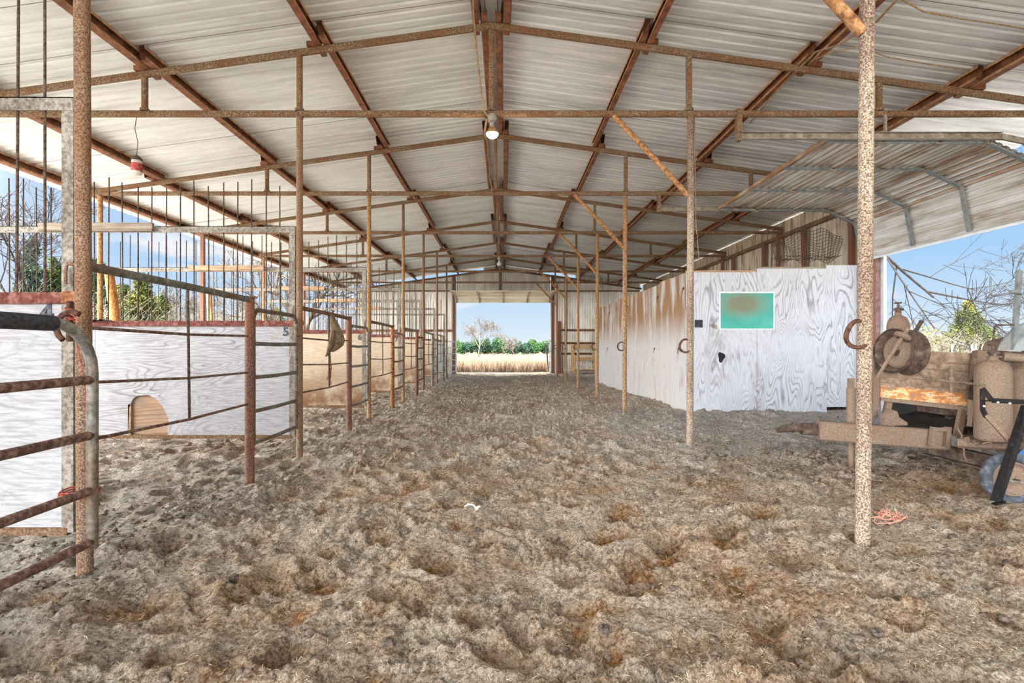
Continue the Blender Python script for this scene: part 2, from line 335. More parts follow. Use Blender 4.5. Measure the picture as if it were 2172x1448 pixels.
def ground_mat():
    m, nt, b = base_mat('manure_and_straw_floor', 1.0)
    a = noise(nt, 1.3, 6, 0.6, coord='World'); fine = noise(nt, 48, 7, 0.78, coord='World'); fib = noise(nt, 90, 4, 0.7, (1.0, 0.35, 1), 'World', 1.2)
    mid = noise(nt, 11, 7, 0.72, coord='World')
    c = ramp(nt, mid, [(0.30, lin(142,116,90)), (0.44, lin(200,178,152)), (0.55, lin(226,210,188)), (0.70, lin(242,232,218))])
    c2 = ramp(nt, fine, [(0.37, lin(80,60,44)), (0.45, lin(184,162,136)), (0.52, lin(248,238,222)), (0.66, lin(255,252,246))])
    c = mixc(nt, 0.66, c, c2)
    vf = noise(nt, 150, 3, 0.6, (1, 0.6, 1), 'World', 0.8)
    c = mixc(nt, 0.75, c, ramp(nt, vf, [(0.36, (0.42, 0.36, 0.30, 1)), (0.5, (1.0, 1.0, 1.0, 1)), (0.62, (1.3, 1.3, 1.3, 1))]), 'MULTIPLY')
    # damp russet litter trodden into the hoof prints (attribute) and in broad patches
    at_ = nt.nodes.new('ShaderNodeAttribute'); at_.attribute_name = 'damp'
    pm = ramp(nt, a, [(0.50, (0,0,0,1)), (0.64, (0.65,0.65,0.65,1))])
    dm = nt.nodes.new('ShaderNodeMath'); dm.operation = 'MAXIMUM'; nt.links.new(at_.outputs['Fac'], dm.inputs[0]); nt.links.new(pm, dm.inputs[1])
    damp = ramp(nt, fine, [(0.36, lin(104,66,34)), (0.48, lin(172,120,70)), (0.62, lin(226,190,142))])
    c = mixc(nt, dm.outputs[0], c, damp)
    # pale dry grey litter before the plywood room; mid floor lightened against light falloff
    at2 = nt.nodes.new('ShaderNodeAttribute'); at2.attribute_name = 'grey'
    grey = ramp(nt, fine, [(0.36, lin(126,122,118)), (0.47, lin(196,194,190)), (0.58, lin(240,240,238))])
    c = mixc(nt, at2.outputs['Fac'], c, grey)
    nt.links.new(c, b.inputs['Base Color'])
    s = nt.nodes.new('ShaderNodeMath'); s.operation = 'ADD'; nt.links.new(fine, s.inputs[0]); nt.links.new(fib, s.inputs[1])
    s2 = nt.nodes.new('ShaderNodeMath'); s2.operation = 'ADD'; nt.links.new(s.outputs[0], s2.inputs[0]); nt.links.new(mid, s2.inputs[1])
    bump(nt, b, s2.outputs[0], 1.0, 0.035)
    return m
M['ground'] = ground_mat()
M['field'] = speck('dry_field', [(0.34, (96,78,56)), (0.5, (130,110,80)), (0.66, (156,134,100))], 4, bs=0.3, bd=0.05, sc=(1,1,1))
M['yard'] = speck('pale_yard_soil', [(0.34, (180,171,154)), (0.5, (202,194,178)), (0.66, (220,214,200))], 3, bs=0.2, bd=0.03)
M['drygrass'] = speck('dry_grass_blades', [(0.36, (132,108,84)), (0.5, (160,134,108)), (0.66, (178,154,130))], 1.2, bs=0)
M['straw'] = speck('pale_straw', [(0.36, (190,168,134)), (0.6, (228,212,182))], 6, bs=0)
M['strawdark'] = speck('brown_straw', [(0.36, (78,56,36)), (0.6, (140,108,72))], 6, bs=0)
M['clod'] = speck('manure_clod', [(0.34, (78,66,56)), (0.5, (116,101,86)), (0.66, (156,142,126))], 70, bs=0.9)

# ------------------------------------------------------------------ ground
def smooth(a, b, x):
    t = np.clip((x - a) / (b - a), 0, 1); return t * t * (3 - 2 * t)
_G = RNG.normal(size=(256, 256, 2)); _G /= np.linalg.norm(_G, axis=2, keepdims=True)
def perlin(x, y):
    xi = np.floor(x).astype(int); yi = np.floor(y).astype(int); xf = x - xi; yf = y - yi
    u = xf**3 * (xf * (xf * 6 - 15) + 10); v = yf**3 * (yf * (yf * 6 - 15) + 10)
    def g(i, j, dx, dy):
        k = _G[(xi + i) & 255, (yi + j) & 255]; return k[..., 0] * dx + k[..., 1] * dy
    a = g(0,0,xf,yf) * (1-u) + g(1,0,xf-1,yf) * u; b = g(0,1,xf,yf-1) * (1-u) + g(1,1,xf-1,yf-1) * u
    return a * (1-v) + b * v
def base_h(x, y):
    h = 0.13 * smooth(-0.5, 2.0, x) * (1 - 0.6 * smooth(10, 16, y)) + 0.05 * smooth(1.2, 1.9, x) * (1 - smooth(3.2, 4.5, y))
    return h
xs = [-8.2]
while xs[-1] < 7.6: xs.append(xs[-1] + (0.0095 if abs(xs[-1]) < 2.3 else min(0.035, 0.0095 + 0.012 * (abs(xs[-1]) - 2.3))))
ys = [-5.2]
while ys[-1] < 24.6: ys.append(ys[-1] + (0.08 if ys[-1] < 1.6 else max(0.0095, 0.0052 * ys[-1])))
xs = np.array(xs); ys = np.array(ys)
GX, GY = np.meshgrid(xs, ys)
GH = base_h(GX, GY)
aisle = 1.0
GH += 0.055 * perlin(GX * 1.1 + 3, GY * 0.9) + 0.045 * perlin(GX * 2.6, GY * 2.3 + 7)
r = np.abs(perlin(GX * 4.3 + 9, GY * 3.7)); GH += 0.05 * (0.35 - r)
rg = 0.4 + 0.9 * smooth(-0.3, 0.35, perlin(GX * 1.9 + 30, GY * 1.9))
GH += rg * (0.034 * perlin(GX * 9, GY * 9 + 2) + 0.026 * np.abs(perlin(GX * 15 + 4, GY * 15)) + 0.022 * perlin(GX * 22, GY * 22) + 0.013 * perlin(GX * 43, GY * 43) + 0.007 * perlin(GX * 87, GY * 87))
DAMP = np.zeros_like(GH)
for k in range(1500):                                # hoof prints
    hx = RNG.uniform(-6.5, 6); hy = 1.7 + 22 * RNG.random() ** 1.5
    rr = RNG.uniform(0.04, 0.10); el = RNG.uniform(0.9, 1.8); an = RNG.uniform(0, PI); dp = RNG.uniform(0.02, 0.06)
    i0, i1 = np.searchsorted(xs, [hx - 3*rr, hx + 3*rr]); j0, j1 = np.searchsorted(ys, [hy - 3*rr, hy + 3*rr])
    if i1 <= i0 or j1 <= j0: continue
    X = GX[j0:j1, i0:i1] - hx; Y = GY[j0:j1, i0:i1] - hy
    U = (X * math.cos(an) + Y * math.sin(an)) / (rr * el); W = (-X * math.sin(an) + Y * math.cos(an)) / rr
    q = np.sqrt(U * U + W * W)
    GH[j0:j1, i0:i1] += -dp * np.exp(-(q ** 2.6)) + dp * 0.4 * np.exp(-((q - 1.45) / 0.35) ** 2)
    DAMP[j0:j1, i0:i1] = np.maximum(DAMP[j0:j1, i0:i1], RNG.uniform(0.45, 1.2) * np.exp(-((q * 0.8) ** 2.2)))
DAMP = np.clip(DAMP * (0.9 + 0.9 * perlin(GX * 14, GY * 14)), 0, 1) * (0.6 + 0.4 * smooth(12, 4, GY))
GREY = smooth(0.6, 2.2, GX + 0.35 * perlin(GX * 1.5, GY * 1.5) * 2) * smooth(4.6, 5.6, GY + perlin(GX * 2, GY * 2) * 0.9) * (1 - smooth(9, 11, GY)) * 0.85
GREY = np.maximum(GREY, 0.55 * smooth(-1.4, -2.4, GX + 0.5 * perlin(GX * 2, GY * 2)) * smooth(7.5, 4.5, GY))
GREY = np.maximum(GREY, 0.75 * smooth(15, 18, GY + perlin(GX * 1.5, GY) * 2) * smooth(2, -1, GX))
GREY = np.maximum(GREY, 0.3 * smooth(4.5, 7.5, GY + perlin(GX * 1.2, GY) * 2))  # paler mid floor makes up in colour for light lost down the aisle
GREY = np.clip(GREY * (0.8 + 0.8 * perlin(GX * 6, GY * 6)), 0, 1)
ny, nx = GX.shape
idx = np.arange(nx * ny).reshape(ny, nx)
fc = np.stack([idx[:-1, :-1].ravel(), idx[:-1, 1:].ravel(), idx[1:, 1:].ravel(), idx[1:, :-1].ravel()], 1)
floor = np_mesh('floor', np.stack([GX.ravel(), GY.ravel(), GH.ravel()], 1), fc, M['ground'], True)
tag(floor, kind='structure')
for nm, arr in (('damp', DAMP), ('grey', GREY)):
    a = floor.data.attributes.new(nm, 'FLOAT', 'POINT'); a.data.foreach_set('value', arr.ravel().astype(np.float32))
def gh(x, y):
    i = np.clip(np.searchsorted(xs, x), 0, nx - 1); j = np.clip(np.searchsorted(ys, y), 0, ny - 1); return GH[j, i]
def gz(x, y): return float(gh(np.array([x]), np.array([y]))[0])

# sand in the far doorway, pale yellow to paint in a sunlit strip
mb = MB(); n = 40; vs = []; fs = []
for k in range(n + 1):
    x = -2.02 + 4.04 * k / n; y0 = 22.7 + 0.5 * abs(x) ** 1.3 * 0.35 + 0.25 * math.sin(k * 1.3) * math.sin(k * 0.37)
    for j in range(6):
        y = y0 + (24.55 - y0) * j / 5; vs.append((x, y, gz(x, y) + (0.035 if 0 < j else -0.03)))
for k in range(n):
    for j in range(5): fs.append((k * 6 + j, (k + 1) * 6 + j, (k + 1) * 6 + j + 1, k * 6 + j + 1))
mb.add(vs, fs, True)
tag(mb.build('floor_sunlit_strip', speck('sunlit_sand_paint', [(0.34, (222,190,136)), (0.5, (244,220,172)), (0.66, (252,238,206))], 5, bs=0.3)), kind='structure')
# straw and small clods: nobody could count them
def litter(name, n, mat, ln, wd, dens, lift=0.004):
    y = 1.8 + 20 * RNG.random(n) ** dens; x = (RNG.random(n) * 2 - 1) * np.minimum(0.98 * y + 0.3, 5.9)
    z = gh(x, y) + lift
    a = RNG.random(n) * 2 * PI; l = RNG.uniform(*ln, n) * (0.7 + y * 0.08); w = RNG.uniform(*wd, n) * (0.6 + y * 0.2); ti = RNG.normal(0, 0.35, n)
    d = np.stack([np.cos(a), np.sin(a), ti], 1) * l[:, None] / 2; s = np.stack([-np.sin(a), np.cos(a), RNG.normal(0, 0.6, n)], 1) * w[:, None] / 2
    c = np.stack([x, y, z], 1); bend = np.zeros((n, 3)); bend[:, 2] = l * RNG.uniform(0, 0.18, n)
    vv = np.stack([c - d - s, c - d + s, c - s + bend, c + s + bend, c + d - s * .4, c + d + s * .4], 1).reshape(-1, 3)
    b = (np.arange(n) * 6)[:, None]
    ff = np.concatenate([b + np.array([[0, 2, 3, 1]]), b + np.array([[2, 4, 5, 3]])], 0)
    return np_mesh(name, vv, ff, mat)
tag(litter('straw_litter', 60000, M['straw'], (0.008, 0.032), (0.0007, 0.0015), 1.7), 'pale dry straw strewn over the barn floor', 'straw', kind='stuff')
tag(litter('straw_litter', 45000, M['strawdark'], (0.008, 0.036), (0.0008, 0.002), 1.7), 'brown damp straw trodden into the barn floor', 'straw', kind='stuff')
def clods(name, n, mat, size, region, label, dens=1.6):
    import bmesh
    bm = bmesh.new(); bmesh.ops.create_icosphere(bm, subdivisions=2, radius=1)
    bv = np.array([v.co[:] for v in bm.verts]); bf = np.array([[v.index for v in f.verts] for f in bm.faces]); bm.free()
    if region is None:
        y = 1.9 + 18 * RNG.random(n) ** dens; x = (RNG.random(n) * 2 - 1) * np.minimum(0.95 * y, 6)
    else:
        x = RNG.normal(region[0], region[2], n); y = RNG.normal(region[1], region[3], n)
        y = np.maximum(y, 1.9)
    s = size[0] + (size[1] - size[0]) * RNG.random(n) ** 2.5
    z = gh(x, y) + s * 0.25
    vv = bv[None] * (1 + 0.28 * RNG.normal(size=(n, len(bv), 1)) * 0.8) * s[:, None, None] * np.stack([RNG.uniform(.8, 1.3, n), RNG.uniform(.8, 1.3, n), RNG.uniform(.55, .9, n)], 1)[:, None, :]
    vv = vv + np.stack([x, y, z], 1)[:, None, :]
    ff = bf[None] + (np.arange(n) * len(bv))[:, None, None]
    o = np_mesh(name, vv.reshape(-1, 3), ff.reshape(-1, 3), mat, True); return tag(o, label, 'manure', kind='stuff')
clods('manure_clod', 1500, M['clod'], (0.004, 0.021), None, 'small brown manure clods scattered over the whole floor')
clods('manure_clod', 420, M['clod'], (0.012, 0.034), (3.0, 4.9, 0.7, 0.35), 'heap of grey brown clods below the trailer tongue')
clods('manure_clod', 260, M['clod'], (0.008, 0.024), (-2.4, 3.3, 0.35, 0.6), 'dark clods round the foot of the near left post')
for px, py, s, lab in ((822, 1375, 0.021, 'angular grey stone near the bottom of the aisle floor'), (1280, 1323, 0.023, 'flat grey brown stone right of the aisle centre in the foreground'),
                       (1012, 1130, 0.018, 'round dark clod in the middle of the aisle'), (1184, 1150, 0.014, 'small grey pebble right of the round dark clod'),
                       (2022, 1134, 0.022, 'round dark stone on the floor right of the pink twine'), (1386, 1157, 0.015, 'small dark pebble on the floor between the centre and right post'),
                       (243, 948, 0.022, 'white egg shaped stone in the near left stall'), (497, 1232, 0.028, 'round brown clod on the floor left of the aisle centre'),
                       (1860, 1360, 0.022, 'dark clod near the bottom right of the floor')):
    d = 1.2 * F / (py - CY)
    for _ in range(4):
        x = (px - CX) * d / F; d = (HC - gz(x, d)) * F / (py - CY)
    x = (px - CX) * d / F; mb = MB()
    mb.lathe((x, d, gz(x, d) + s * 0.45), [(0.001, -s*.7), (s*.75, -s*.5), (s*1.05, -s*.05), (s*.9, s*.35), (s*.45, s*.65), (0.001, s*.7)], n=10)
    mb.sm = [False] * len(mb.f)
    for v in mb.v:
        v.x += random.uniform(-.28, .28) * s; v.z += random.uniform(-.22, .22) * s; v.y += random.uniform(-.22, .22) * s
    solo(mb, 'stone', M['bone'] if 'white' in lab else M['stone'], (x, d, gz(x, d)), lab, 'stone')

# outdoor ground around the barn
mb = MB()
for lo, hi in (((-160, -60), (-8.2, 200)), ((7.6, -60), (160, 200)), ((-8.2, 24.6), (7.6, 200)), ((-8.2, -60), (7.6, -5.2))):
    mb.add([(lo[0], lo[1], 0), (hi[0], lo[1], 0), (hi[0], hi[1], 0), (lo[0], hi[1], 0)], [(0, 1, 2, 3)])
mb.v = [v - V((0, 0, 0.02)) for v in mb.v]
tag(mb.build('floor_outside', M['field']), kind='structure')
mb = MB()
for x0, y0, x1, y1 in ((-14, -16, 14, -5.2), (-15, -5.2, -8.0, 30), (7.5, -5.2, 13, 30), (-8.0, 24.4, 7.5, 26.6)):
    mb.add([(x0, y0, -0.012), (x1, y0, -0.012), (x1, y1, -0.012), (x0, y1, -0.012)], [(0, 1, 2, 3)])
tag(mb.build('floor_yard', M['yard']), kind='structure')

# ------------------------------------------------------------------ barn frame
ZT = [2.85 + 3.05 * i for i in range(7)]; ZEND = 24.2
RX = -0.13
def chord_z(x): return HC + 3.47 - 0.14 * abs(x - RX)
def roof_z(x): return chord_z(x) + 0.195
ORD = ['nearest', 'second nearest', 'third nearest', 'fourth nearest', 'fifth nearest', 'sixth nearest', 'farthest']
XL, XR = -6.72, 6.12
def ceiling():
    mb = MB(); per = 0.152; y = -5.0; prof = []
    while y < 24.35:
        for dy, dz in ((0, 0), (0.092, 0), (0.108, 0.019), (0.136, 0.019)): prof.append((y + dy, dz))
        y += per
    for xe, mi in ((-7.44, 0), (6.9, 1)):
        n = len(prof); vs = [(RX, p, roof_z(RX) + dz) for p, dz in prof] + [(xe, p, roof_z(xe) + dz) for p, dz in prof]
        mb.add(vs, [(i, i + 1, n + i + 1, n + i) for i in range(n - 1)], False, mi)
    return mb
tag(ceiling().build('ceiling', [M['roof_left'], M['roof_right']]), kind='structure')
mb = MB(); mb.bar((RX, -5.0, roof_z(RX) - 0.03), (RX, 24.3, roof_z(RX) - 0.03), 0.26, 0.012)
tag(mb.build('trim_ridge', M['white']), kind='structure')

for i, y in enumerate(ZT):
    t = thing('roof_truss', (RX, y, HC + 2.52), 'rusty steel pipe roof truss, %s of the row across the barn' % ORD[i], 'roof truss', 'roof trusses')
    xl, xr = (XL, XR if i != 1 else 6.05)
    for xe in (xl, xr):
        MB().bar((RX, y, chord_z(RX)), (xe, y, chord_z(xe)), 0.062, 0.072, bev=0.016).build('top_chord', M['truss'], t)
    MB().bar((xl, y, HC + 2.52), (xr, y, HC + 2.52), 0.055, 0.066, bev=0.014).build('bottom_chord', M['truss'], t)
    for x in (-3.87, -2.2, RX, 2.0, 4.05):
        mb = MB(); mb.bar((x, y, HC + 2.55), (x, y, chord_z(x) - 0.035), 0.056, 0.056, bev=0.012)
        mb.bar((x, y, HC + 2.55), (x, y, HC + 2.575), 0.085, 0.085, bev=0.02)
        mb.build('web_strut', M['truss'], t)
    xb_ = [1.90, 2.02, 1.99, 2.06, 2.06, 2.07, 2.08][i] - 0.03; mb = MB(); mb.tube([(xb_ - 0.80, y, HC + 2.50), (xb_ - 0.4, y, HC + 2.08), (xb_, y, HC + 1.64)], 0.030, 10)
    mb.build('knee_brace', M['brace'], t)
    # splice clips where the purlins lap over the chord
    for x in (-3.9, -2.05, 1.6, 3.35, 5.1):
        mb = MB(); z = chord_z(x) + 0.055; mb.bar((x - 0.06, y, z), (x + 0.06, y, z), 0.10, 0.05)
        mb.build('purlin_clip', M['purlin'], t)

def channel(mb, x, y0, y1, side, dz=0.0, h=0.15, fl=0.062, th=0.006):
    """steel C channel along the barn; side = +1/-1 the way its open mouth faces"""
    s = -1 if x > RX else 1; sl = math.atan(0.14) * s
    u = V((math.sin(-sl), 0, math.cos(sl))); v = V((math.cos(sl), 0, math.sin(sl)))
    c = V((x, 0, chord_z(x) + 0.035 + h / 2 + dz))
    pr = [(0, -h/2), (fl, -h/2), (fl, -h/2 + .03), (fl - th, -h/2 + .03), (fl - th, -h/2 + th), (th, -h/2 + th), (th, h/2 - th), (fl - th, h/2 - th), (fl - th, h/2 - .03), (fl, h/2 - .03), (fl, h/2), (0, h/2)]
    pts = [c + v * (a * side) + u * b for a, b in pr]; n = len(pts)
    vs = [p + V((0, y0, 0)) for p in pts] + [p + V((0, y1, 0)) for p in pts]
    mb.add(vs, [(i, (i + 1) % n, n + (i + 1) % n, n + i) for i in range(n)])
    for i in (1, 2, 8, 9): mb.mi[-n + i] = 1
    return mb
LINES = [(-0.30, 'in left line one'), (-2.0, 'in left line two'), (-3.85, 'in left line three'),
         (-5.72, 'in left line four'), (-6.98, 'in left line five'),
         (0.04, 'in right line one'), (1.58, 'in right line two'), (3.3, 'in right line three'), (5.05, 'in right line four')]
BAY = ['before the nearest truss', 'behind the nearest truss', 'behind the second truss', 'behind the third truss', 'behind the fourth truss',
       'behind the fifth truss', 'behind the sixth truss', 'before the end wall']
for x0, nm in LINES:
    s = -1 if x0 < RX else 1
    for b in range(8):
        ya = -5.0 if b == 0 else ZT[b - 1] - 0.2; yb = ZT[b] + 0.2 if b < 7 else ZEND - 0.03
        x = x0 + s * (0.035 if b % 2 == 1 else -0.055) if abs(x0) < 6.5 else x0
        mb = MB(); channel(mb, x, ya, yb, -s)
        solo(mb, 'purlin', [M['purlin'], M['purlinlip']], (x, ya, chord_z(x)), 'rusty roof purlin %s from ridge, %s' % (nm, BAY[b]), 'purlin', 'roof purlins')

def post(name, x, y, top, r, mat, label, cat='post', bot=None, hook=False, lean=0.0, square=False, grp=None):
    b = gz(x, y) - 0.04 if bot is None else bot
    t = thing(name, (x, y, b), label, cat, grp)
    mb = MB()
    if square: mb.bar((x - lean, y, b), (x, y, top), r * 2, r * 2, (0, 1, 0), bev=0.006)
    else: mb.tube([(x - lean, y, b), (x - lean * .6, y, b + (top - b) * .35), (x - lean * .25, y, b + (top - b) * .7), (x, y, top)], r, 16)
    mb.build('shaft', mat, t)
    if not square:
        MB().tube([(x, y, top - 0.012), (x, y, top + 0.004)], r * 1.2, 12).build('weld_collar', M['truss'], t)
    if hook:
        mb = MB(); c = V((x - r - 0.028, y - 0.02, HC + 0.07 if y < 3 else HC + 0.02)); pts = []
        for k in range(15):
            a = math.radians(55 + 250 * k / 14); pts.append(c + V((math.cos(a) * 0.062, 0.012 * math.sin(a * 2), math.sin(a) * 0.07)))
        mb.tube(pts, [0.008 + 0.005 * math.sin(PI * k / 14) for k in range(15)], 8)
        h = mb.build('horseshoe', M['ironshoe'], t); h['label'] = 'rusty horseshoe welded on as a hook'
    return t
RIGHTX = [1.90, 2.02, 1.99, 2.06, 2.06, 2.07, 2.08]
for i, y in enumerate(ZT):
    post('steel_post', RIGHTX[i], y, HC + 2.49, 0.036, M['post_pale'] if i in (0, 1) else M['post_ochre'], 'pipe post with horseshoe hook, %s of the row right of the aisle' % ORD[i], hook=True, lean=0.03 if i == 0 else 0.01, grp='posts right of the aisle')
for i, y in enumerate(ZT):
    post('steel_post', -2.2, y, HC + 2.49, 0.037 if i == 0 else 0.034, [M['post'], M['post'], M['post_ochre'], M['post_ochre'], M['post_red'], M['post'], M['post']][i],
         'rust brown pipe post, %s of the stall row left of the aisle' % ORD[i], lean=-0.02 if i == 0 else 0, grp='posts left of the aisle')
for i, y in enumerate(ZT):
    if i == 0: continue
    post('outer_post', -6.6, y, HC + 2.49, 0.04, M['brace'] if i in (2, 4) else M['post_red'], 'steel post under the open left eave, %s of that row' % ORD[i - 1], bot=-0.02, square=(i in (1, 3)), grp='posts under the left eave')
for i, y in enumerate(ZT):
    if i in (1, 6): continue
    post('outer_post', 6.03, y, HC + 2.49, 0.04, M['post_red'], 'steel post against the right side wall, %s of that row' % ORD[i if i < 1 else i - 1], bot=-0.02, square=True, grp='posts at the right wall')

# ------------------------------------------------------------------ stall dividers, left of the aisle
def text_mesh(ch, size, loc, mat, parent):
    c = bpy.data.curves.new('painted_number', 'FONT'); c.body = ch; c.size = size; c.extrude = 0.0015; c.align_x = 'CENTER'; c.offset = 0.004
    o = bpy.data.objects.new('tmp', c); COL.objects.link(o); bpy.context.view_layer.update()
    me = bpy.data.meshes.new_from_object(o.evaluated_get(bpy.context.evaluated_depsgraph_get())); bpy.data.objects.remove(o)
    me.transform(Matrix.Rotation(PI / 2, 4, 'X')); me.name = 'painted_number'; me.materials.clear(); me.materials.append(mat)
    q = bpy.data.objects.new('painted_number', me); COL.objects.link(q); q.parent = parent
    q.location = V(loc) - parent.location; q['label'] = 'number %s stencilled in dark paint' % ch
    return q
NUM = ['4', '5', '6', '7', '8', None, None]
DLAB = ['white plywood stall divider marked 4, nearest at the left edge', 'white plywood stall divider marked 5 with a patched corner hole', 'tan board stall divider marked 6 behind the hanging coat',
        'tan board stall divider marked 7', 'pale board stall divider marked 8', 'pale stall divider, second from the end wall', 'white stall divider nearest the end wall']
for i, y in enumerate(ZT):
    yy = y + 0.03; xa, xb = -6.5, -2.27
    t = thing('stall_divider', (xa, yy, 0.24), DLAB[i], 'stall divider', 'stall dividers')
    zb, zt = HC - 0.95, HC + 0.235
    pm = M['ply_div'] if i in (0, 1, 6) else M['ply_tan']
    mb = MB()
    if i == 1:                                     # hole with a rounded top, cut at the lower edge
        hx0, hx1 = at(268, 0, y).x, at(352, 0, y).x; ht = HC + (CY - 838) * y / F
        pts = [(xb, yy, zb), (xb, yy, zt), (at(200,0,y).x - 0.01, yy, zt), (at(200,0,y).x - 0.01, yy, zb), (hx0, yy, zb + 0.05), (hx0 + 0.01, yy, ht - 0.14), (hx0 + 0.05, yy, ht - 0.04), (hx0 + 0.10, yy, ht - 0.01),
               (hx0 + 0.22, yy, ht), (hx0 + 0.30, yy, ht - 0.04), (hx0 + 0.37, yy, ht - 0.12), (hx1 + 0.01, yy, ht - 0.25), (hx1, yy, zb + 0.05), (hx1, yy, zb)]
        pts[3:5] = [(at(200,0,y).x - 0.01, yy, zb), (hx0, yy, zb)]
        mb.poly(pts, 0.015, (0, 1, 0)); mb.build('plywood_sheet', pm, t)
        mb = MB(); mb.box((xa, yy, zb), (at(200,0,y).x - 0.016, yy + 0.015, zt)); mb.build('plywood_sheet', pm, t)
        mb = MB(); mb.box((hx0 - 0.12, yy + 0.022, zb), (hx1 + 0.1, yy + 0.035, ht + 0.1)); o = mb.build('hole_patch', M['ply_patch'], t); o['label'] = 'bare orange plywood behind the hole'
        mb = MB(); mb.bar((hx0 + 0.012, yy + 0.01, zb), (hx0 + 0.012, yy + 0.01, ht - 0.1), 0.03, 0.02, (0, 1, 0)); mb.build('hole_edge', M['ply_edge'], t)
    else:
        xs_ = [xa, (xa + xb) / 2 - 0.3, xb]
        for k in range(2):
            MB().box((xs_[k] + 0.002, yy + 0.001 * k, zb), (xs_[k + 1] - 0.002, yy + 0.015, zt)).build('plywood_sheet', pm, t)
    MB().box((xa, yy - 0.018, zt - 0.005), (xb - 0.02, yy + 0.03, zt + 0.055)).build('top_rail', M['redrail'], t)
    MB().box((xa, yy - 0.012, zb - 0.035), (xb - 0.02, yy + 0.02, zb + 0.004)).build('bottom_rail', M['truss'], t)
    mb = MB(); zz = HC + 1.245; mb.box((xa, yy - 0.012, zz), (xb + 0.01, yy - 0.006, zz + 0.07)); mb.box((xa, yy - 0.012, zz + 0.064), (xb + 0.01, yy + 0.035, zz + 0.07))
    mb.build('upper_rail', M['weathered'], t)
    mb = MB(); mb.box((xb - 0.05, yy - 0.01, zb - 0.02), (xb + 0.012, yy - 0.004, zz + 0.062)); mb.box((xb + 0.006, yy - 0.004, zb - 0.02), (xb + 0.012, yy + 0.04, zz + 0.062))
    mb.build('end_frame', M['weathered'] if i else M['weathered'], t)
    mb = MB(); mb.box((xb - 0.04, yy - 0.024, zt + 0.0), (xb + 0.07, yy - 0.004, zt + 0.06)); mb.bar((xb + 0.035, yy - 0.03, zt + 0.03), (xb + 0.115, yy - 0.03, zt + 0.03), 0.012, 0.05)
    mb.build('rail_clamp', M['orangerust'], t)
    nb = 26
    for k in range(nb):
        x = xb - 0.155 * (k + 1) + random.uniform(-.008, .008); tp = HC + (1.80 if i else 2.02) + random.uniform(-.07, .05); ln_ = random.uniform(-.012, .012)
        MB().tube([(x, yy + 0.01, zt + 0.05), (x + ln_, yy + 0.01, tp)], 0.0072, 6).build('bar', M['rebar'], t)
    if 1 <= i <= 5:
        d = [(0,0), (-5.0, -3.78), (-5.15, -3.92), (-4.9, -3.93), (-5.2, -4.06), (-4.9, -4.0)][i]
        MB().bar((d[0], yy - 0.032, zz + 0.055), (d[1], yy - 0.032, zz + 0.055), 0.038, 0.09, bev=0.004).build('timber_rail', M['board'] if i == 1 else M['board_tan'], t)
    if NUM[i]: text_mesh(NUM[i], 0.13 if i else 0.15, (-2.36 if i else -2.405, yy - 0.003, HC + 0.13), M['numberpaint'], t)

# aisle side panels: pipe rail, three rebar rails and a middle bar, on a short post
PM = [M['galvgreen'], M['board'], M['post'], M['weathered'], M['galv'], M['galv']]
for i in range(6):
    y0, y1 = ZT[i] + 0.035, ZT[i] + 1.88; x = -2.2
    t = thing('front_panel', (x, (y0 + y1) / 2, 0.7), 'open rebar stall front with slanting pipe rail, %s of the left row' % ORD[i], 'stall panel', 'stall front panels')
    MB().tube([(x, y0, HC + 0.43), (x + .005, (y0 + y1) / 2, HC + 0.425), (x, y1, HC + 0.415)], 0.025, 12).build('pipe_rail', PM[i] if i not in (1,) else M['truss'], t)
    for a, b_, r in ((0.105, 0.10, 0.010), (-0.185, -0.215, 0.009), (-0.49, -0.485, 0.010)):
        MB().tube([(x, y0, HC + a), (x + 0.01, (y0 + y1) / 2, HC + (a + b_) / 2 - 0.012), (x, y1, HC + b_)], r, 7).build('bar_rail', M['railrust'], t)
    ym = ZT[i] + 0.94
    MB().tube([(x + .012, ym, HC + 0.41), (x + .018, ym + 0.01, HC - 0.495)], 0.0095, 7).build('middle_bar', M['rebar'], t)
    mb = MB(); mb.tube([(x, y0 - 0.03, HC + 0.43), (x - 0.06, y0 - 0.05, HC + 0.435), (x - 0.07, y0 - 0.05, HC + 0.40), (x - 0.07, y0 - 0.05, HC + 0.33)], 0.009, 6); mb.build('hook', M['post'], t)
    post('short_post', x, ZT[i] + 1.89, HC + 0.44, 0.039, [M['post_red'], M['post_red'], M['orangerust'], M['post_red'], M['galv'], M['galv']][i], 'thick rusty gate post of chest height, %s of the left row' % ORD[i], 'gate post', grp='short gate posts')

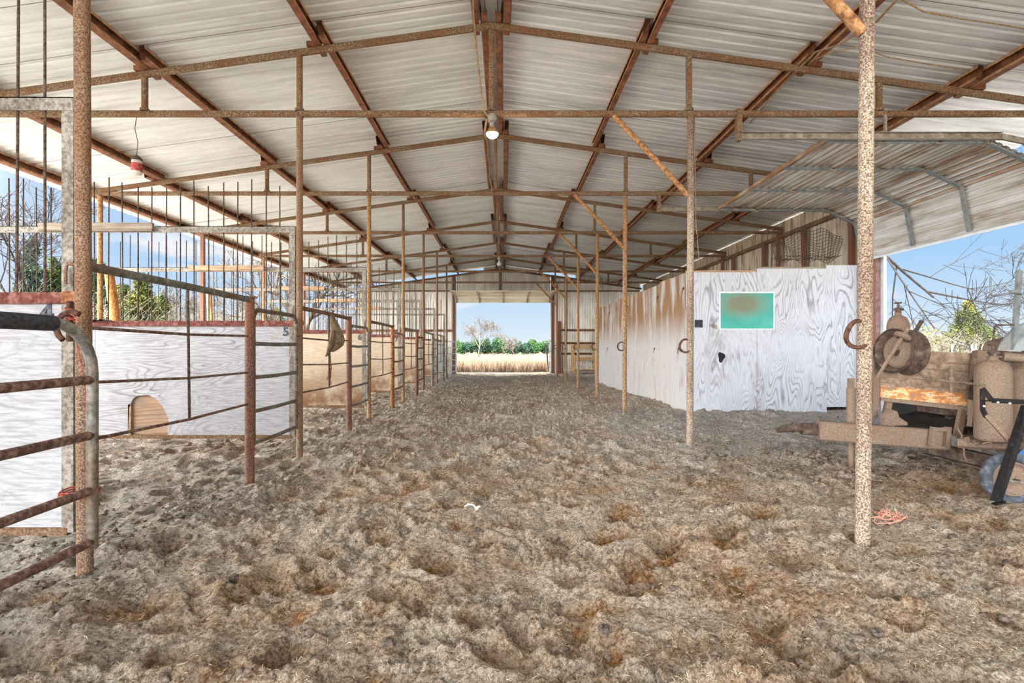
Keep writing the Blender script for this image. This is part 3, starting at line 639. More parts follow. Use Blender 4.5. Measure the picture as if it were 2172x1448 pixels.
def tube_gate(y0, y1, x, top, bot, mat, railmat, label, rails=5, rad=0.13, r=0.021, hinge=True, x1=None):
    """tubular stock gate standing along the row, frame with rounded top corners and cross rails"""
    x1 = x if x1 is None else x1
    t = thing('tube_gate', ((x + x1) / 2, (y0 + y1) / 2, bot), label, 'gate', 'tube gates')
    def P(u, z): return V((x + (x1 - x) * u, y0 + (y1 - y0) * u, z))
    L_ = math.hypot(x1 - x, y1 - y0); k = rad / L_
    pts = [P(0, bot)]
    for a in range(7):
        q = a / 6 * PI / 2; pts.append(P(k - k * math.cos(q), top - rad + rad * math.sin(q)))
    for a in range(7):
        q = PI / 2 - a / 6 * PI / 2; pts.append(P(1 - k + k * math.cos(q), top - rad + rad * math.sin(q)))
    pts.append(P(1, bot))
    MB().tube(pts, r, 12).build('frame', mat, t)
    for j in range(1, rails):
        z = top - (top - bot) * j / (rails - 1) if j < rails - 1 else bot + 0.02
        MB().tube([P(0.01, z), P(0.5, z - 0.006), P(0.99, z)], r * 0.86, 10).build('cross_rail', railmat, t)
    if hinge:
        for z in (top - 0.22, bot + 0.15):
            MB().tube([P(1, z), P(1 + 0.05 / L_, z + 0.01), P(1 + 0.09 / L_, z)], 0.010, 6).build('hinge', M['rebar'], t)
    return t
g0 = tube_gate(1.45, 2.74, -2.06, HC + 0.115, HC - 0.99, M['galv'], M['railrust'], 'galvanised tube gate with taped black top rail, at the left edge', rad=0.24, r=0.026, hinge=False)
MB().tube([(-2.06, 1.72, HC + 0.115), (-2.06, 2.2, HC + 0.113), (-2.06, 2.5, HC + 0.112)], 0.036, 12).build('tape_sleeve', M['plate'], g0)
gl = [('grey green tube gate in front of the divider marked 5', 'galvgreen', 'galvgreen'), ('galvanised tube gate right of the hanging coat', 'galv', 'galv'), ('rusty tube gate before the divider marked 7', 'weathered', 'truss'),
      ('brown tube gate before the divider marked 8', 'truss', 'truss'), ('grey tube gate, second from the end of the left row', 'galv', 'galv'), ('pale tube gate, last of the left row', 'galv', 'galv')]
for i in range(6):
    y0, y1 = ZT[i] + 1.955, ZT[i + 1] - 0.10
    tube_gate(y0, y1, -2.2, HC + 0.335 - 0.02 * i, HC - 0.86, M[gl[i][1]], M[gl[i][2]], gl[i][0], rails=5 if i else 5, rad=0.10)
tube_gate(21.6, 23.2, -2.25, HC + 0.25, HC - 1.0, M['white'], M['white'], 'white tubular gate beside the open far door', rails=6, rad=0.2, hinge=False, x1=-2.0)

# hooked plate, twine and cords on the near gate
t = thing('gate_latch', (-2.12, 2.74, HC + 0.12), 'rusty horseshoe latch on the near left post', 'latch')
mb = MB(); c = V((-2.125, 2.69, HC + 0.10)); mb.tube([c + V((0.075 * math.cos(a), 0, 0.075 * math.sin(a))) for a in [math.radians(60 + 22 * k) for k in range(9)]], 0.014, 8); mb.build('hook_ring', M['ironshoe'], t)
mb = MB(); mb.tube([(-2.15, 2.71, HC + 0.03), (-2.15, 2.71, HC + 0.23)], 0.014, 10); mb.build('latch_pin', M['ironshoe'], t)
def squiggle(a, b, amp, n, r=0.003):
    a, b = V(a), V(b); return [a + (b - a) * (k / n) + V((random.uniform(-amp, amp), random.uniform(-amp, amp), random.uniform(-amp, amp))) for k in range(n + 1)]
mb = MB()
for k in range(6): mb.tube([V((-2.15, 2.71, HC + 0.10 + .018 * k)) + V((0.02 * math.cos(a), 0.02 * math.sin(a), random.uniform(-.012, .012))) for a in [j * PI / 4 for j in range(9)]], 0.004, 5)
mb.tube(squiggle((-2.14, 2.69, HC + 0.18), (-2.09, 2.68, HC + 0.13), 0.006, 5), 0.004, 5)
solo(mb, 'twine_knot', M['twinered'], (-2.15, 2.71, HC + 0.1), 'red baling twine wound round the latch pin', 'twine')
mb = MB(); mb.tube([at(162, 720, 2.78), at(172, 770, 2.77), at(180, 815, 2.76), at(182, 870, 2.75), at(190, 960, 2.75), at(192, 1040, 2.75)], 0.0028, 5)
solo(mb, 'twine', M['twinered'], at(162, 1040, 2.76), 'single red cord running down the near left post', 'twine')
mb = MB()
for k in range(3):
    zz = HC + (CY - 1046 - k * 5) * 2.72 / F
    mb.tube([(-2.155 + 0.085 * math.cos(a), 2.78 + 0.085 * math.sin(a), zz + 0.006 * math.sin(3 * a)) for a in [j * 2 * PI / 14 for j in range(14)]], 0.0042, 5, closed=True)
solo(mb, 'twine', M['twinered'], (-2.155, 2.78, HC - 0.73), 'red twine tying the near gate to the near left post', 'twine')
mb = MB(); mb.tube(squiggle(at(207, 700, 5.75), at(238, 680, 5.8), 0.0, 3), [.02, .05, .05, .02], 8)
mb = MB(); P0 = at(207, 683, 5.88)
vs = []; fs = []
for a in range(15):
    for b_ in range(5):
        vs.append((P0.x - 0.09 + a * 0.018, P0.y - 0.04 + b_ * 0.03, P0.z + 0.022 * math.sin(a / 14 * PI) * (1 + .5 * math.sin(a * 1.7 + b_)) + 0.003))
for a in range(14):
    for b_ in range(4): fs.append((a * 5 + b_, a * 5 + b_ + 1, a * 5 + b_ + 6, a * 5 + b_ + 5))
mb.add(vs, fs, True)
solo(mb, 'black_strap', M['black'], (P0.x, P0.y, P0.z), 'black cloth strap lying on the rail of divider 5', 'strap')

# coat on the second panel with its pipe and red twine
mb = MB(); mb.tube([at(697, 664, 6.9), at(697, 700, 6.9), at(700, 768, 6.92)], 0.013, 8)
solo(mb, 'hanging_pipe', M['galv'], at(700, 768, 6.92), 'short galvanised pipe hanging beside the brown coat', 'pipe')
def coat():
    mb = MB(); rings = [(703, 666, 0.016, 0.02), (706, 676, 0.035, 0.03), (710, 690, 0.055, 0.035), (714, 706, 0.072, 0.04), (716, 722, 0.085, 0.045), (714, 733, 0.075, 0.045), (709, 741, 0.045, 0.035), (704, 746, 0.02, 0.02)]
    vs = []; fs = []; n = 20
    for j, (px, py, rx, ry) in enumerate(rings):
        c = at(px, py, 6.84)
        for k in range(n):
            a = 2 * PI * k / n; f = 1 + 0.22 * math.sin(a * 5 + j * 0.5) * (j / 7)
            vs.append(c + V((math.cos(a) * rx * f, math.sin(a) * ry * f, 0.004 * math.sin(a * 3))))
    for j in range(len(rings) - 1):
        for k in range(n): fs.append((j*n+k, j*n+(k+1)%n, (j+1)*n+(k+1)%n, (j+1)*n+k))
    mb.add(vs, fs + [tuple(range(n)), tuple(range(len(vs) - n, len(vs)))], True); return mb
t = thing('hanging_coat', at(704, 745, 6.84), 'brown canvas coat hung over the second stall panel', 'coat')
coat().build('body', M['cloth'], t)
mb = MB()
rings = [(707, 700, .03), (704, 722, .035), (699, 738, .03), (694, 752, .018), (690, 756, .006)]
mb.tube([at(a, b_, 6.80) for a, b_, c in rings], [c for a, b_, c in rings], 9); mb.build('sleeve', M['cloth'], t)
mb = MB()
for k in range(7):
    mb.tube(squiggle(at(697 + k, 768, 6.88), at(697 + random.uniform(-3, 6), 805 + random.uniform(-6, 16), 6.88), 0.014, 7), 0.005, 5)
solo(mb, 'twine_bundle', M['twinered'], at(700, 820, 6.88), 'bunch of red twine hanging below the brown coat', 'twine')

# hanging jar under the first chord
jx, jy = at(290, 0, 5.9).x, 5.9
t = thing('hanging_jar', (jx, jy, HC + 1.86), 'red and white jar hanging on a wire from the near truss', 'jar')
mb = MB(); mb.tube([(jx, jy, HC + 2.50), (jx - .02, jy, HC + 2.36), (jx + .012, jy, HC + 2.22), (jx, jy, HC + 2.07)], 0.004, 5); mb.build('wire', M['rebar'], t)
MB().lathe((jx, jy, HC + 1.865), [(0.0, 0.0), (0.045, 0.0), (0.05, 0.012), (0.05, 0.15), (0.044, 0.16)], n=20).build('jar_body', M['ceramic'], t)
MB().lathe((jx, jy, HC + 1.90), [(0.0515, 0.0), (0.0525, 0.01), (0.0525, 0.075), (0.0515, 0.085)], n=20).build('label_band', M['redlabel'], t)
MB().lathe((jx, jy, HC + 2.02), [(0.054, -.005), (0.056, 0.012), (0.03, 0.04), (0.006, 0.055), (0.0, 0.055)], n=16).build('lid', M['dustdark'], t)

# lamps
def lamp(y, label, lit):
    x = RX + 0.01; t = thing('barn_lamp', (x, y, HC + 2.26), label, 'lamp')
    mb = MB(); mb.lathe((x, y - 0.05, HC + 2.46), [(0, 0.03), (0.045, 0.03), (0.05, 0.0), (0.045, -0.05), (0.0, -0.055)], n=14); mb.build('junction_box', M['weathered'], t)
    mb = MB(); mb.lathe((x, y - 0.05, HC + 2.36), [(0.022, 0.06), (0.028, 0.03), (0.028, 0.01), (0.018, 0.0)], n=14); mb.build('socket', M['weathered'], t)
    mb = MB(); mb.lathe((x, y - 0.05, HC + 2.30), [(0.016, 0.07), (0.035, 0.045), (0.055, 0.012), (0.067, -0.010)], n=20); mb.build('reflector', M['brace'] if lit else M['ceramic'], t)
    mb = MB(); mb.lathe((x, y - 0.05, HC + 2.285), [(0.066, 0.004), (0.064, -0.012), (0.05, -0.032), (0.03, -0.044), (0.0, -0.05)], n=20); mb.build('bulb', M['bulb'] if lit else M['ceramic'], t)
    if lit:
        l = bpy.data.lights.new('bulb_light', 'POINT'); l.energy = 6; l.color = (1, 0.72, 0.4); l.shadow_soft_size = 0.06
        lo = bpy.data.objects.new('bulb_light', l); COL.objects.link(lo); lo.parent = t; lo.location = (0, -0.05, -0.06)
lamp(ZT[1], 'lit round bulb lamp under the near truss at the ridge', True)
lamp(ZT[4], 'unlit white bulb lamp under the far truss at the ridge', False)
# cables
def cable(pts, r, label, mat='cable'):
    solo(MB().tube(pts, r, 6), 'cable', M[mat], pts[-1], label, 'cable')
cable([at(1003, -30, 5.0), at(1004, 30, 5.2), at(1008, 70, 5.5), at(1013, 130, 5.7), at(1020, 190, 5.75), at(1027, 235, 5.8), at(1034, 246, 5.84)], 0.010, 'tan cable hanging along the ridge before the near truss')
cable([at(1032, 250, 6.0), at(1028, 280, 6.3), at(1036, 310, 6.9), at(1035, 330, 7.4), at(1040, 352, 7.9), at(1038, 375, 8.3), at(1044, 398, 8.8), at(1042, 409, 8.9)], 0.012, 'twisted cable along the ridge behind the near truss')
cable([at(1930, -30, 3.9), at(1860, 45, 4.3), at(1780, 95, 4.9), at(1730, 110, 5.3), at(1690, 150, 5.7), at(1640, 200, 6.3), at(1590, 262, 7.0)], 0.009, 'long wire along the right purlin past the near right post')
cable([at(1905, -5, 4.3), at(1960, 25, 4.5), at(2040, 40, 4.7), at(2120, 52, 4.8), at(2200, 66, 5.0)], 0.007, 'loose brown wire under the roof at the top right corner')
cable([at(1720, 130, 5.5), at(1760, 112, 5.3), at(1820, 100, 5.2), at(1880, 120, 5.4), at(1960, 135, 5.6), at(2060, 150, 5.8)], 0.006, 'thin wire crossing behind the near right post')
cable([at(1473, 246, 5.93), at(1476, 470, 6.1), at(1480, 520, 6.1), at(1484, 562, 6.1)], 0.004, 'thin twine hanging beside the second right post')

# ------------------------------------------------------------------ plywood room on the right
WX, WY = 3.04, 9.1
t = thing('plywood_room', (WX, WY, 0.05), 'long white plywood tack room standing along the right wall', 'plywood room')
xs_ = [WX, WX + 1.175, WX + 2.34, 6.0]; tops = [HC + 1.255, HC + 1.315, HC + 1.375]; bots = [HC - 1.13, HC - 1.11, HC - 0.99]; offs = [0, 0, 0.02]
for k in range(3):
    MB().box((xs_[k] + 0.003, WY + offs[k], bots[k]), (xs_[k + 1] - 0.003, WY + offs[k] + 0.016, tops[k])).build('front_panel', M['ply_front'], t)
ye = [9.12, 9.98, 10.65, 12.2, 13.3, 14.4, 15.6, 16.9, 18.2]
for k in range(8):
    zt_ = HC + 1.25 + 0.02 * math.sin(k * 2.1)
    MB().box((WX, ye[k] + 0.003, 0.03), (WX + 0.016, ye[k + 1] - 0.003, zt_)).build('side_panel', M['ply_side'], t)
    if k in (0, 2, 4, 6):
        for (yy, zz) in ((ye[k] + 0.35, HC - 0.02), (ye[k] + 0.1, HC + 1.0)):
            mb = MB(); mb.lathe((WX - 0.012, yy, zz), [(0, 0.0), (0.022, 0.0), (0.026, 0.012), (0.0, 0.014)], (1, 0, 0), 10); mb.tube([(WX - 0.015, yy, zz), (WX - 0.02, yy + 0.02, zz - 0.09)], 0.005, 5)
            mb.build('latch', M['ironshoe'], t)
MB().box((WX + 0.02, WY + 0.045, HC + 1.22), (6.0, 18.18, HC + 1.24)).build('roof_deck', M['ply_edge'], t)
mb = MB(); mb.box((WX + 0.0, WY - 0.004, HC + 1.255), (WX + 1.15, WY + 0.05, HC + 1.285)); mb.build('top_batten', M['board_tan'], t)
mb = MB(); mb.box((WX + 1.2, WY - 0.004, HC + 1.318), (WX + 2.3, WY + 0.05, HC + 1.345)); mb.build('top_batten', M['board'], t)
mb = MB(); mb.box((WX + 0.016, WY - 0.012, 0.05), (WX + 0.06, WY - 0.001, HC + 1.25)); mb.build('corner_trim', M['ply_front'], t)
mb = MB(); mb.bar((WX + 0.3, WY + 0.06, 0.07), (6.0, WY + 0.08, 0.10), 0.1, 0.12); mb.build('base_beam', M['board'], t)
mb = MB(); c = at(1530, 757, WY - 0.004); pts = []
for k in range(14):
    a = 2 * PI * k / 14; q = 1 + 0.22 * math.sin(a * 3 + 1) + random.uniform(-.1, .1); pts.append(c + V((math.cos(a) * 0.058 * q, 0, math.sin(a) * 0.085 * q)))
mb.poly(pts, 0.003, (0, 1, 0)); o = mb.build('broken_hole', M['darkpanel'], t); o['label'] = 'dark ragged hole broken in the plywood'
mb = MB(); c = at(1482, 686, WY - 0.012); mb.box((c.x - .065, WY - 0.010, c.z - .065), (c.x + .068, WY - 0.001, c.z + .062)); mb.box((c.x - .06, WY - 0.013, c.z - .01), (c.x + .06, WY - 0.009, c.z + .005))
solo(mb, 'dark_plate', M['plate'], c, 'small dark metal plate on plywood left of the teal board', 'plate')
mb = MB(); mb.poly([at(1503, 688, WY - .006), at(1512, 686, WY - .006), at(1521, 690, WY - .006), at(1522, 698, WY - .006), at(1514, 697, WY - .006)][::-1], 0.004, (0, 1, 0))
o = mb.build('torn_patch', M['weathered'], t)
# teal board
a, b_ = at(1527, 697, WY), at(1640, 621, WY); c = (a + b_) / 2
t = thing('framed_board', (c.x, WY - 0.02, a.z), 'teal board in a thin white frame on the plywood room', 'board')
MB().box((a.x, WY - 0.014, a.z), (b_.x, WY - 0.004, b_.z)).build('teal_sheet', M['teal'], t)
mb = MB(); q = 0.018
mb.box((a.x - q, WY - .022, a.z - q), (a.x + .004, WY - .001, b_.z + q)); mb.box((b_.x - .004, WY - .022, a.z - q), (b_.x + q, WY - .001, b_.z + q))
mb.box((a.x + .004, WY - .022, a.z - q), (b_.x - .004, WY - .001, a.z + .004)); mb.box((a.x + .004, WY - .022, b_.z - .004), (b_.x - .004, WY - .001, b_.z + q)); mb.build('frame', M['white'], t)
# wire mesh heap on top of the room
def surf(u, v):
    px = 1636 + u * 152; dip = 60 * (1 - v); y_ = 9.45 + 0.5 * v
    top = 500 - 14 * math.sin(u * 3.1) + (22 if u < 0.35 else 0) * (0.35 - u) * 3; bot = 556 - 18 * abs(u - 0.5) ** 1.5
    py = bot + (top - bot) * v + 5 * math.sin(u * 17 + v * 5)
    return at(px + 14 * (1 - v) * (0.5 - u) * 1.6, py, y_)
t_ = MB()
for k in range(23): t_.tube([surf(k / 22, v / 12) for v in range(13)], 0.0045, 4)
for k in range(12): t_.tube([surf(u / 24, k / 11) for u in range(25)], 0.0045, 4)
for k in range(9):
    c = at(1650 + k * 15, 553, 9.5); t_.tube([c + V((random.uniform(-.15, .15), random.uniform(-.1, .1), random.uniform(0, .10))) for _ in range(6)], 0.005, 4)
solo(t_, 'wire_mesh_sheet', M['rebar'], at(1710, 558, 9.5), 'crumpled sheet of rusty wire mesh lying on the plywood room', 'wire mesh')

# ------------------------------------------------------------------ walls
def corr_wall(name, axis, pos, a0, a1, zlo, zhi, mat, per=0.1, dep=0.02, prof=((0.0, 0), (0.50, 0), (0.56, 1), (0.94, 1))):
    """vertical corrugated sheet; zlo, zhi functions of the running coordinate; None skips"""
    mb = MB(); n = int((a1 - a0) / per); prev = None
    for k in range(n):
        for f, d in prof:
            d = d * dep; a = a0 + (k + f) * per
            p = (a, d, zlo(a), zhi(a))
            if prev is not None and prev[3] > prev[2] and p[3] > p[2] and abs(prev[2] - p[2]) < 0.3:
                q = []
                for (aa, dd, z0, z1) in (prev, p):
                    for z in (z0, z1): q.append((aa, pos + dd, z) if axis == 'x' else (pos + dd, aa, z))
                mb.add(q, [(0, 2, 3, 1)])
            prev = p
    o = mb.build(name, mat); return tag(o, kind='structure')
def far_lo(x):
    if -2.09 < x < 2.07: return HC + 1.98
    return 0.27 if x > 2.5 else 0.0
def far_hi(x): return roof_z(x) - (0.17 if x < -0.9 else (0.02 if x < 1.4 else (0.12 if x < 3.2 else 0.0)))
corr_wall('wall_far', 'x', ZEND, -6.45, 6.15, far_lo, far_hi, M['farmetal'], 0.0725, 0.026, ((0.0, 0), (0.22, 0.1), (0.5, 1), (0.72, 0.9)))
corr_wall('wall_right', 'y', 6.14, 9.05, 24.2, lambda y: 0.0, lambda y: roof_z(6.14) - 0.02, M['sidemetal'], 0.105, 0.018)
corr_wall('wall_left_light_block', 'y', -7.2, -5.0, 1.95, lambda y: 0.0, lambda y: roof_z(-7.2) - 0.02, M['sidemetal'], 0.105, 0.018)  # unseen siding, added to keep daylight off the near divider
corr_wall('wall_right', 'y', 6.14, -5.0, 5.75, lambda y: 0.0, lambda y: roof_z(6.14) - 0.02, M['sidemetal'], 0.105, 0.018)
def trim(name, mb, mat): return tag(mb.build(name, mat), kind='structure')
mb = MB(); mb.bar((6.09, 9.2, HC + 2.43), (6.09, 24.1, HC + 2.43), 0.06, 0.08)
mb.bar((6.09, 9.2, HC + 0.9), (6.09, 24.1, HC + 0.9), 0.06, 0.08); trim('trim_girt_right', mb, M['truss'])
for k, y in enumerate((9.5, 11.0, 12.7, 14.4, 16.5)):
    trim('trim_stud_right', MB().bar((6.05, y, 0), (6.05, y, HC + 2.42), 0.07, 0.10, (0, 1, 0)), M['post_red'])
for z in (HC + 0.77, HC + 0.21 if False else HC + 0.2, HC - 0.27):
    mb = MB(); mb.bar((2.5, ZEND - 0.05, z), (6.0, ZEND - 0.05, z), 0.06, 0.09); trim('trim_girt_far', mb, M['purlin'])
mb = MB(); mb.bar((-6.4, ZEND - 0.05, HC + 0.75), (-2.2, ZEND - 0.05, HC + 0.75), 0.06, 0.10); trim('trim_girt_far', mb, M['purlin'])
mb = MB(); mb.bar((-6.4, ZEND - 0.05, HC + 2.5), (6.0, ZEND - 0.05, HC + 2.5), 0.05, 0.06); trim('trim_girt_far', mb, M['truss'])
mb = MB(); mb.bar((-6.4, ZEND - 0.05, chord_z(-6.4)), (RX, ZEND - 0.05, chord_z(RX)), 0.06, 0.07); mb.bar((6.1, ZEND - 0.05, chord_z(6.1)), (RX, ZEND - 0.05, chord_z(RX)), 0.06, 0.07); trim('trim_gable', mb, M['truss'])
for x in (-2.2, 2.18):
    mb = MB(); mb.bar((x, ZEND - 0.06, 0), (x, ZEND - 0.06, chord_z(x)), 0.12, 0.1, (0, 1, 0)); trim('trim_jamb_far', mb, M['post_red'])
    mb = MB(); s = 1 if x < 0 else -1; mb.bar((x + 0.095 * s, ZEND - 0.02, 0), (x + 0.095 * s, ZEND - 0.02, HC + 2.0), 0.05, 0.06, (0, 1, 0)); trim('trim_jamb_far', mb, M['white'])
mb = MB(); mb.bar((2.42, ZEND - 0.4, 0), (2.42, ZEND - 0.4, HC + 1.15), 0.2, 0.16, (0, 1, 0), bev=0.01); solo(mb, 'wooden_post', M['post_red'], (2.42, ZEND - 0.4, 0), 'thick brown post right of the open far door', 'post')
mb = MB(); mb.bar((RX, ZEND - 0.06, HC + 2.0), (RX, ZEND - 0.06, chord_z(RX)), 0.12, 0.1, (0, 1, 0)); trim('trim_king_far', mb, M['weathered'])
trim('trim_sill_far', MB().box((2.52, ZEND - 0.12, 0.0), (6.1, ZEND + 0.12, 0.2)), M['sill'])
trim('trim_sill_door', MB().box((-2.1, ZEND - 0.03, -0.02), (2.1, ZEND + 0.12, 0.055)), M['ply_edge'])
mb = MB(); mb.bar((6.10, 9.0, -0.02), (6.10, 9.0, HC + 2.55), 0.11, 0.13, (0, 1, 0)); trim('trim_jamb_right', mb, M['brownjamb'])
mb = MB(); mb.bar((6.185, 8.91, -0.02), (6.185, 8.91, HC + 1.75), 0.05, 0.09, (0, 1, 0)); trim('trim_jamb_right', mb, M['white'])
# skylight gap battens at far left gable are left open, daylight shows there

# ------------------------------------------------------------------ roll-up doors
def side_door():
    Y0, Y1 = 5.93, 8.93
    t = thing('overhead_door', (5.9, (Y0 + Y1) / 2, HC + 1.43), 'grey sectional overhead door half rolled up at the right side', 'door')
    path = [(3.50, 2.29), (4.12, 2.28), (4.73, 2.275), (5.28, 2.27), (5.77, 2.04), (5.88, 1.44)]
    mats = [M['doormetal'], M['doorrust']]
    for k in range(5):
        (xa, ha), (xb, hb) = path[k], path[k + 1]; p0, p1 = V((xa, 0, HC + ha)), V((xb, 0, HC + hb)); d = (p1 - p0); L_ = d.length; d.normalize(); n = V((d.z, 0, -d.x))
        if n.z > 0 or (abs(n.z) < .3 and n.x > 0): n = -n
        n_face = n                                     # towards the barn inside
        prof = []; u = 0.012
        steps = 6; w = (L_ - 0.024) / steps
        for j in range(steps):
            for f, dd in ((0.0, 0), (0.55, 0), (0.68, 0.012), (0.90, 0.012)): prof.append((u + (j + f) * w, dd))
        prof.append((L_ - 0.012, 0))
        mb = MB(); m_ = len(prof); vs = []
        for yy in (Y0, Y1): vs += [p0 + d * a + n_face * dd + V((0, yy, 0)) for a, dd in prof]
        fs = [(i, i + 1, m_ + i + 1, m_ + i) for i in range(m_ - 1)]
        mb.add(vs, fs, False, 0)
        for i in range(m_ - 1):
            if prof[i][1] > 0 and prof[i + 1][1] > 0 and k < 4: mb.mi[i] = 1
        # rolled lips along both long edges
        mb.bar(p0 + d * 0.015 + n_face * 0.02 + V((0, Y0, 0)), p0 + d * 0.015 + n_face * 0.02 + V((0, Y1, 0)), 0.02, 0.04, n_face, 1)
        mb.bar(p1 - d * 0.015 + n_face * 0.02 + V((0, Y0, 0)), p1 - d * 0.015 + n_face * 0.02 + V((0, Y1, 0)), 0.014, 0.04, n_face, 0)
        s_ = mb.build('door_section', mats, t)
        for yy in (Y0 + 0.02, 6.85, 7.8, Y1 - 0.02):
            st = MB(); st.bar(p0 + d * 0.02 + n_face * 0.045 + V((0, yy, 0)), p1 - d * 0.02 + n_face * 0.045 + V((0, yy, 0)), 0.05, 0.022, n_face)
            st.build('stile', M['stile'], s_)
            if k < 4:
                hg = MB(); hg.bar(p1 - d * 0.04 + n_face * 0.062 + V((0, yy, 0)), p1 + d * 0.03 + n_face * 0.062 + V((0, yy, 0)), 0.07, 0.012, n_face); hg.tube([p1 + n_face * 0.07 + V((0, yy - .03, 0)), p1 + n_face * 0.07 + V((0, yy + .03, 0))], 0.009, 6)
                hg.build('hinge', M['trackmetal'], s_)
    mb = MB(); p = V((5.885, 0, HC + 1.43)); mb.bar(p + V((0, Y0, 0)), p + V((0, Y1, 0)), 0.05, 0.03); mb.build('bottom_seal', M['white'], t)
    tr = thing('door_track', (2.6, 5.9, HC + 2.2), 'near horizontal track of the right overhead door', 'door track')
    tr2 = thing('door_track', (2.6, 8.98, HC + 2.2), 'far horizontal track of the right overhead door', 'door track')
    for T, yy, xs0 in ((tr, 5.885, 2.50), (tr2, 8.975, 2.52)):
        mb = MB(); z = HC + 2.27
        mb.bar((xs0, yy, z), (5.35, yy, z), 0.008, 0.075); mb.bar((xs0, yy, z - 0.036), (5.35, yy, z - 0.036), 0.05, 0.006, off=(0.02, 0)); mb.bar((xs0, yy, z + 0.036), (5.35, yy, z + 0.036), 0.04, 0.006, off=(0.015, 0))
        pts = [(5.35, yy, z), (5.6, yy, z - 0.05), (5.8, yy, z - 0.2), (5.9, yy, z - 0.42), (5.93, yy, z - 0.7), (5.93, yy, 0.05)]
        for a_, b2 in zip(pts, pts[1:]): mb.bar(a_, b2, 0.03, 0.06, (1, 0, 0.01))
        mb.build('rail', M['trackmetal'], T)
        MB().bar((xs0 + 0.03, yy, z - 0.05), (xs0 + 0.03, yy, HC + 2.56), 0.05, 0.07, (0, 1, 0)).build('hanger', M['truss'], T)
        if yy < 7: MB().bar((4.1, yy - 0.01, z + 0.03), (4.1, yy - 0.01, HC + 2.5), 0.02, 0.03, (0, 1, 0)).build('hanger', M['trackmetal'], T)
side_door()
def far_door():
    X0, X1 = -2.12, 2.10
    t = thing('overhead_door', (0, ZEND - 0.15, HC + 2.0), 'cream sectional overhead door rolled up above the far opening', 'door')
    path = [(ZEND - 0.12, 1.97), (ZEND - 0.2, 2.14), (ZEND - 0.75, 2.235), (ZEND - 1.35, 2.24), (ZEND - 1.95, 2.25), (ZEND - 2.6, 2.26)]
    for k in range(5):
        (ya, ha), (yb, hb) = path[k], path[k + 1]; p0, p1 = V((0, ya, HC + ha)), V((0, yb, HC + hb)); d = (p1 - p0); L_ = d.length; d.normalize(); n = V((0, d.z, -d.y));
        if n.z > 0: n = -n
        mb = MB(); m_ = 9; vs = []; prof = [(L_ * j / 8, 0.015 if j % 2 else 0) for j in range(9)]
        for xx in (X0, X1): vs += [p0 + d * a + n * dd + V((xx, 0, 0)) for a, dd in prof]
        mb.add(vs, [(i, i + 1, m_ + i + 1, m_ + i) for i in range(m_ - 1)])
        mb.bar(p1 + n * 0.02 + V((X0, 0, 0)), p1 + n * 0.02 + V((X1, 0, 0)), 0.02, 0.04, n)
        s_ = mb.build('door_section', M['creamdoor'], t)
        for xx in (-2.05, -1.05, 0.0, 1.05, 2.03):
            MB().bar(p0 + d * .01 + n * 0.04 + V((xx, 0, 0)), p1 - d * .01 + n * 0.04 + V((xx, 0, 0)), 0.07, 0.02, n).build('stile', M['trackmetal'], s_)
far_door()

# ------------------------------------------------------------------ things by the far right wall
mb = MB(); X0, X1, Y = at(1216, 0, 23.3).x, at(1262, 0, 23.3).x, 23.3
t = thing('wooden_rack', ((X0 + X1) / 2, Y, 0.2), 'yellow pine board rack against the far corrugated wall', 'rack')
for x in (X0, X1):
    for yy in (Y, Y + 0.45): MB().bar((x, yy, 0.12), (x, yy, HC + 0.12), 0.09, 0.05, (0, 1, 0)).build('leg', M['pine'], t)
for z in (HC + 0.03, HC - 0.48):
    for yy in (Y - 0.03, Y + 0.48): MB().bar((X0 - .05, yy, z), (X1 + .05, yy, z), 0.04, 0.12).build('rail', M['pine'], t)
MB().box((X0 - .05, Y - .05, HC + 0.1), (X1 + .05, Y + .5, HC + 0.13)).build('top_board', M['pine'], t)
MB().box((X0 - .05, Y - .05, HC - 1.0), (X1 + .05, Y + .5, HC - 0.95)).build('bottom_board', M['board_tan'], t)
tube_gate(23.6, 24.6, 1.98, HC + 0.3, HC - 1.1, M['white'], M['white'], 'narrow white tubular gate folded at the right jamb', rails=7, rad=0.08, r=0.018, hinge=False, x1=2.2)
mb = MB(); mb.tube([at(1194, 729, 23.0), at(1193, 797, 22.8)], 0.02, 8); mb.tube([at(1190, 729, 23.0), at(1197, 729, 23.0)], 0.012, 6)
solo(mb, 'iron_rod', M['rebar'], at(1193, 797, 22.8), 'thin dark iron rod standing before the far wall', 'rod')
mb = MB(); mb.tube([at(1163, 791, 26), at(1159, 732, 26)], 0.035, 7); solo(mb, 'fence_post', M['dustdark'], at(1163, 791, 26), 'thin leaning dark post in the field outside the far door', 'post')

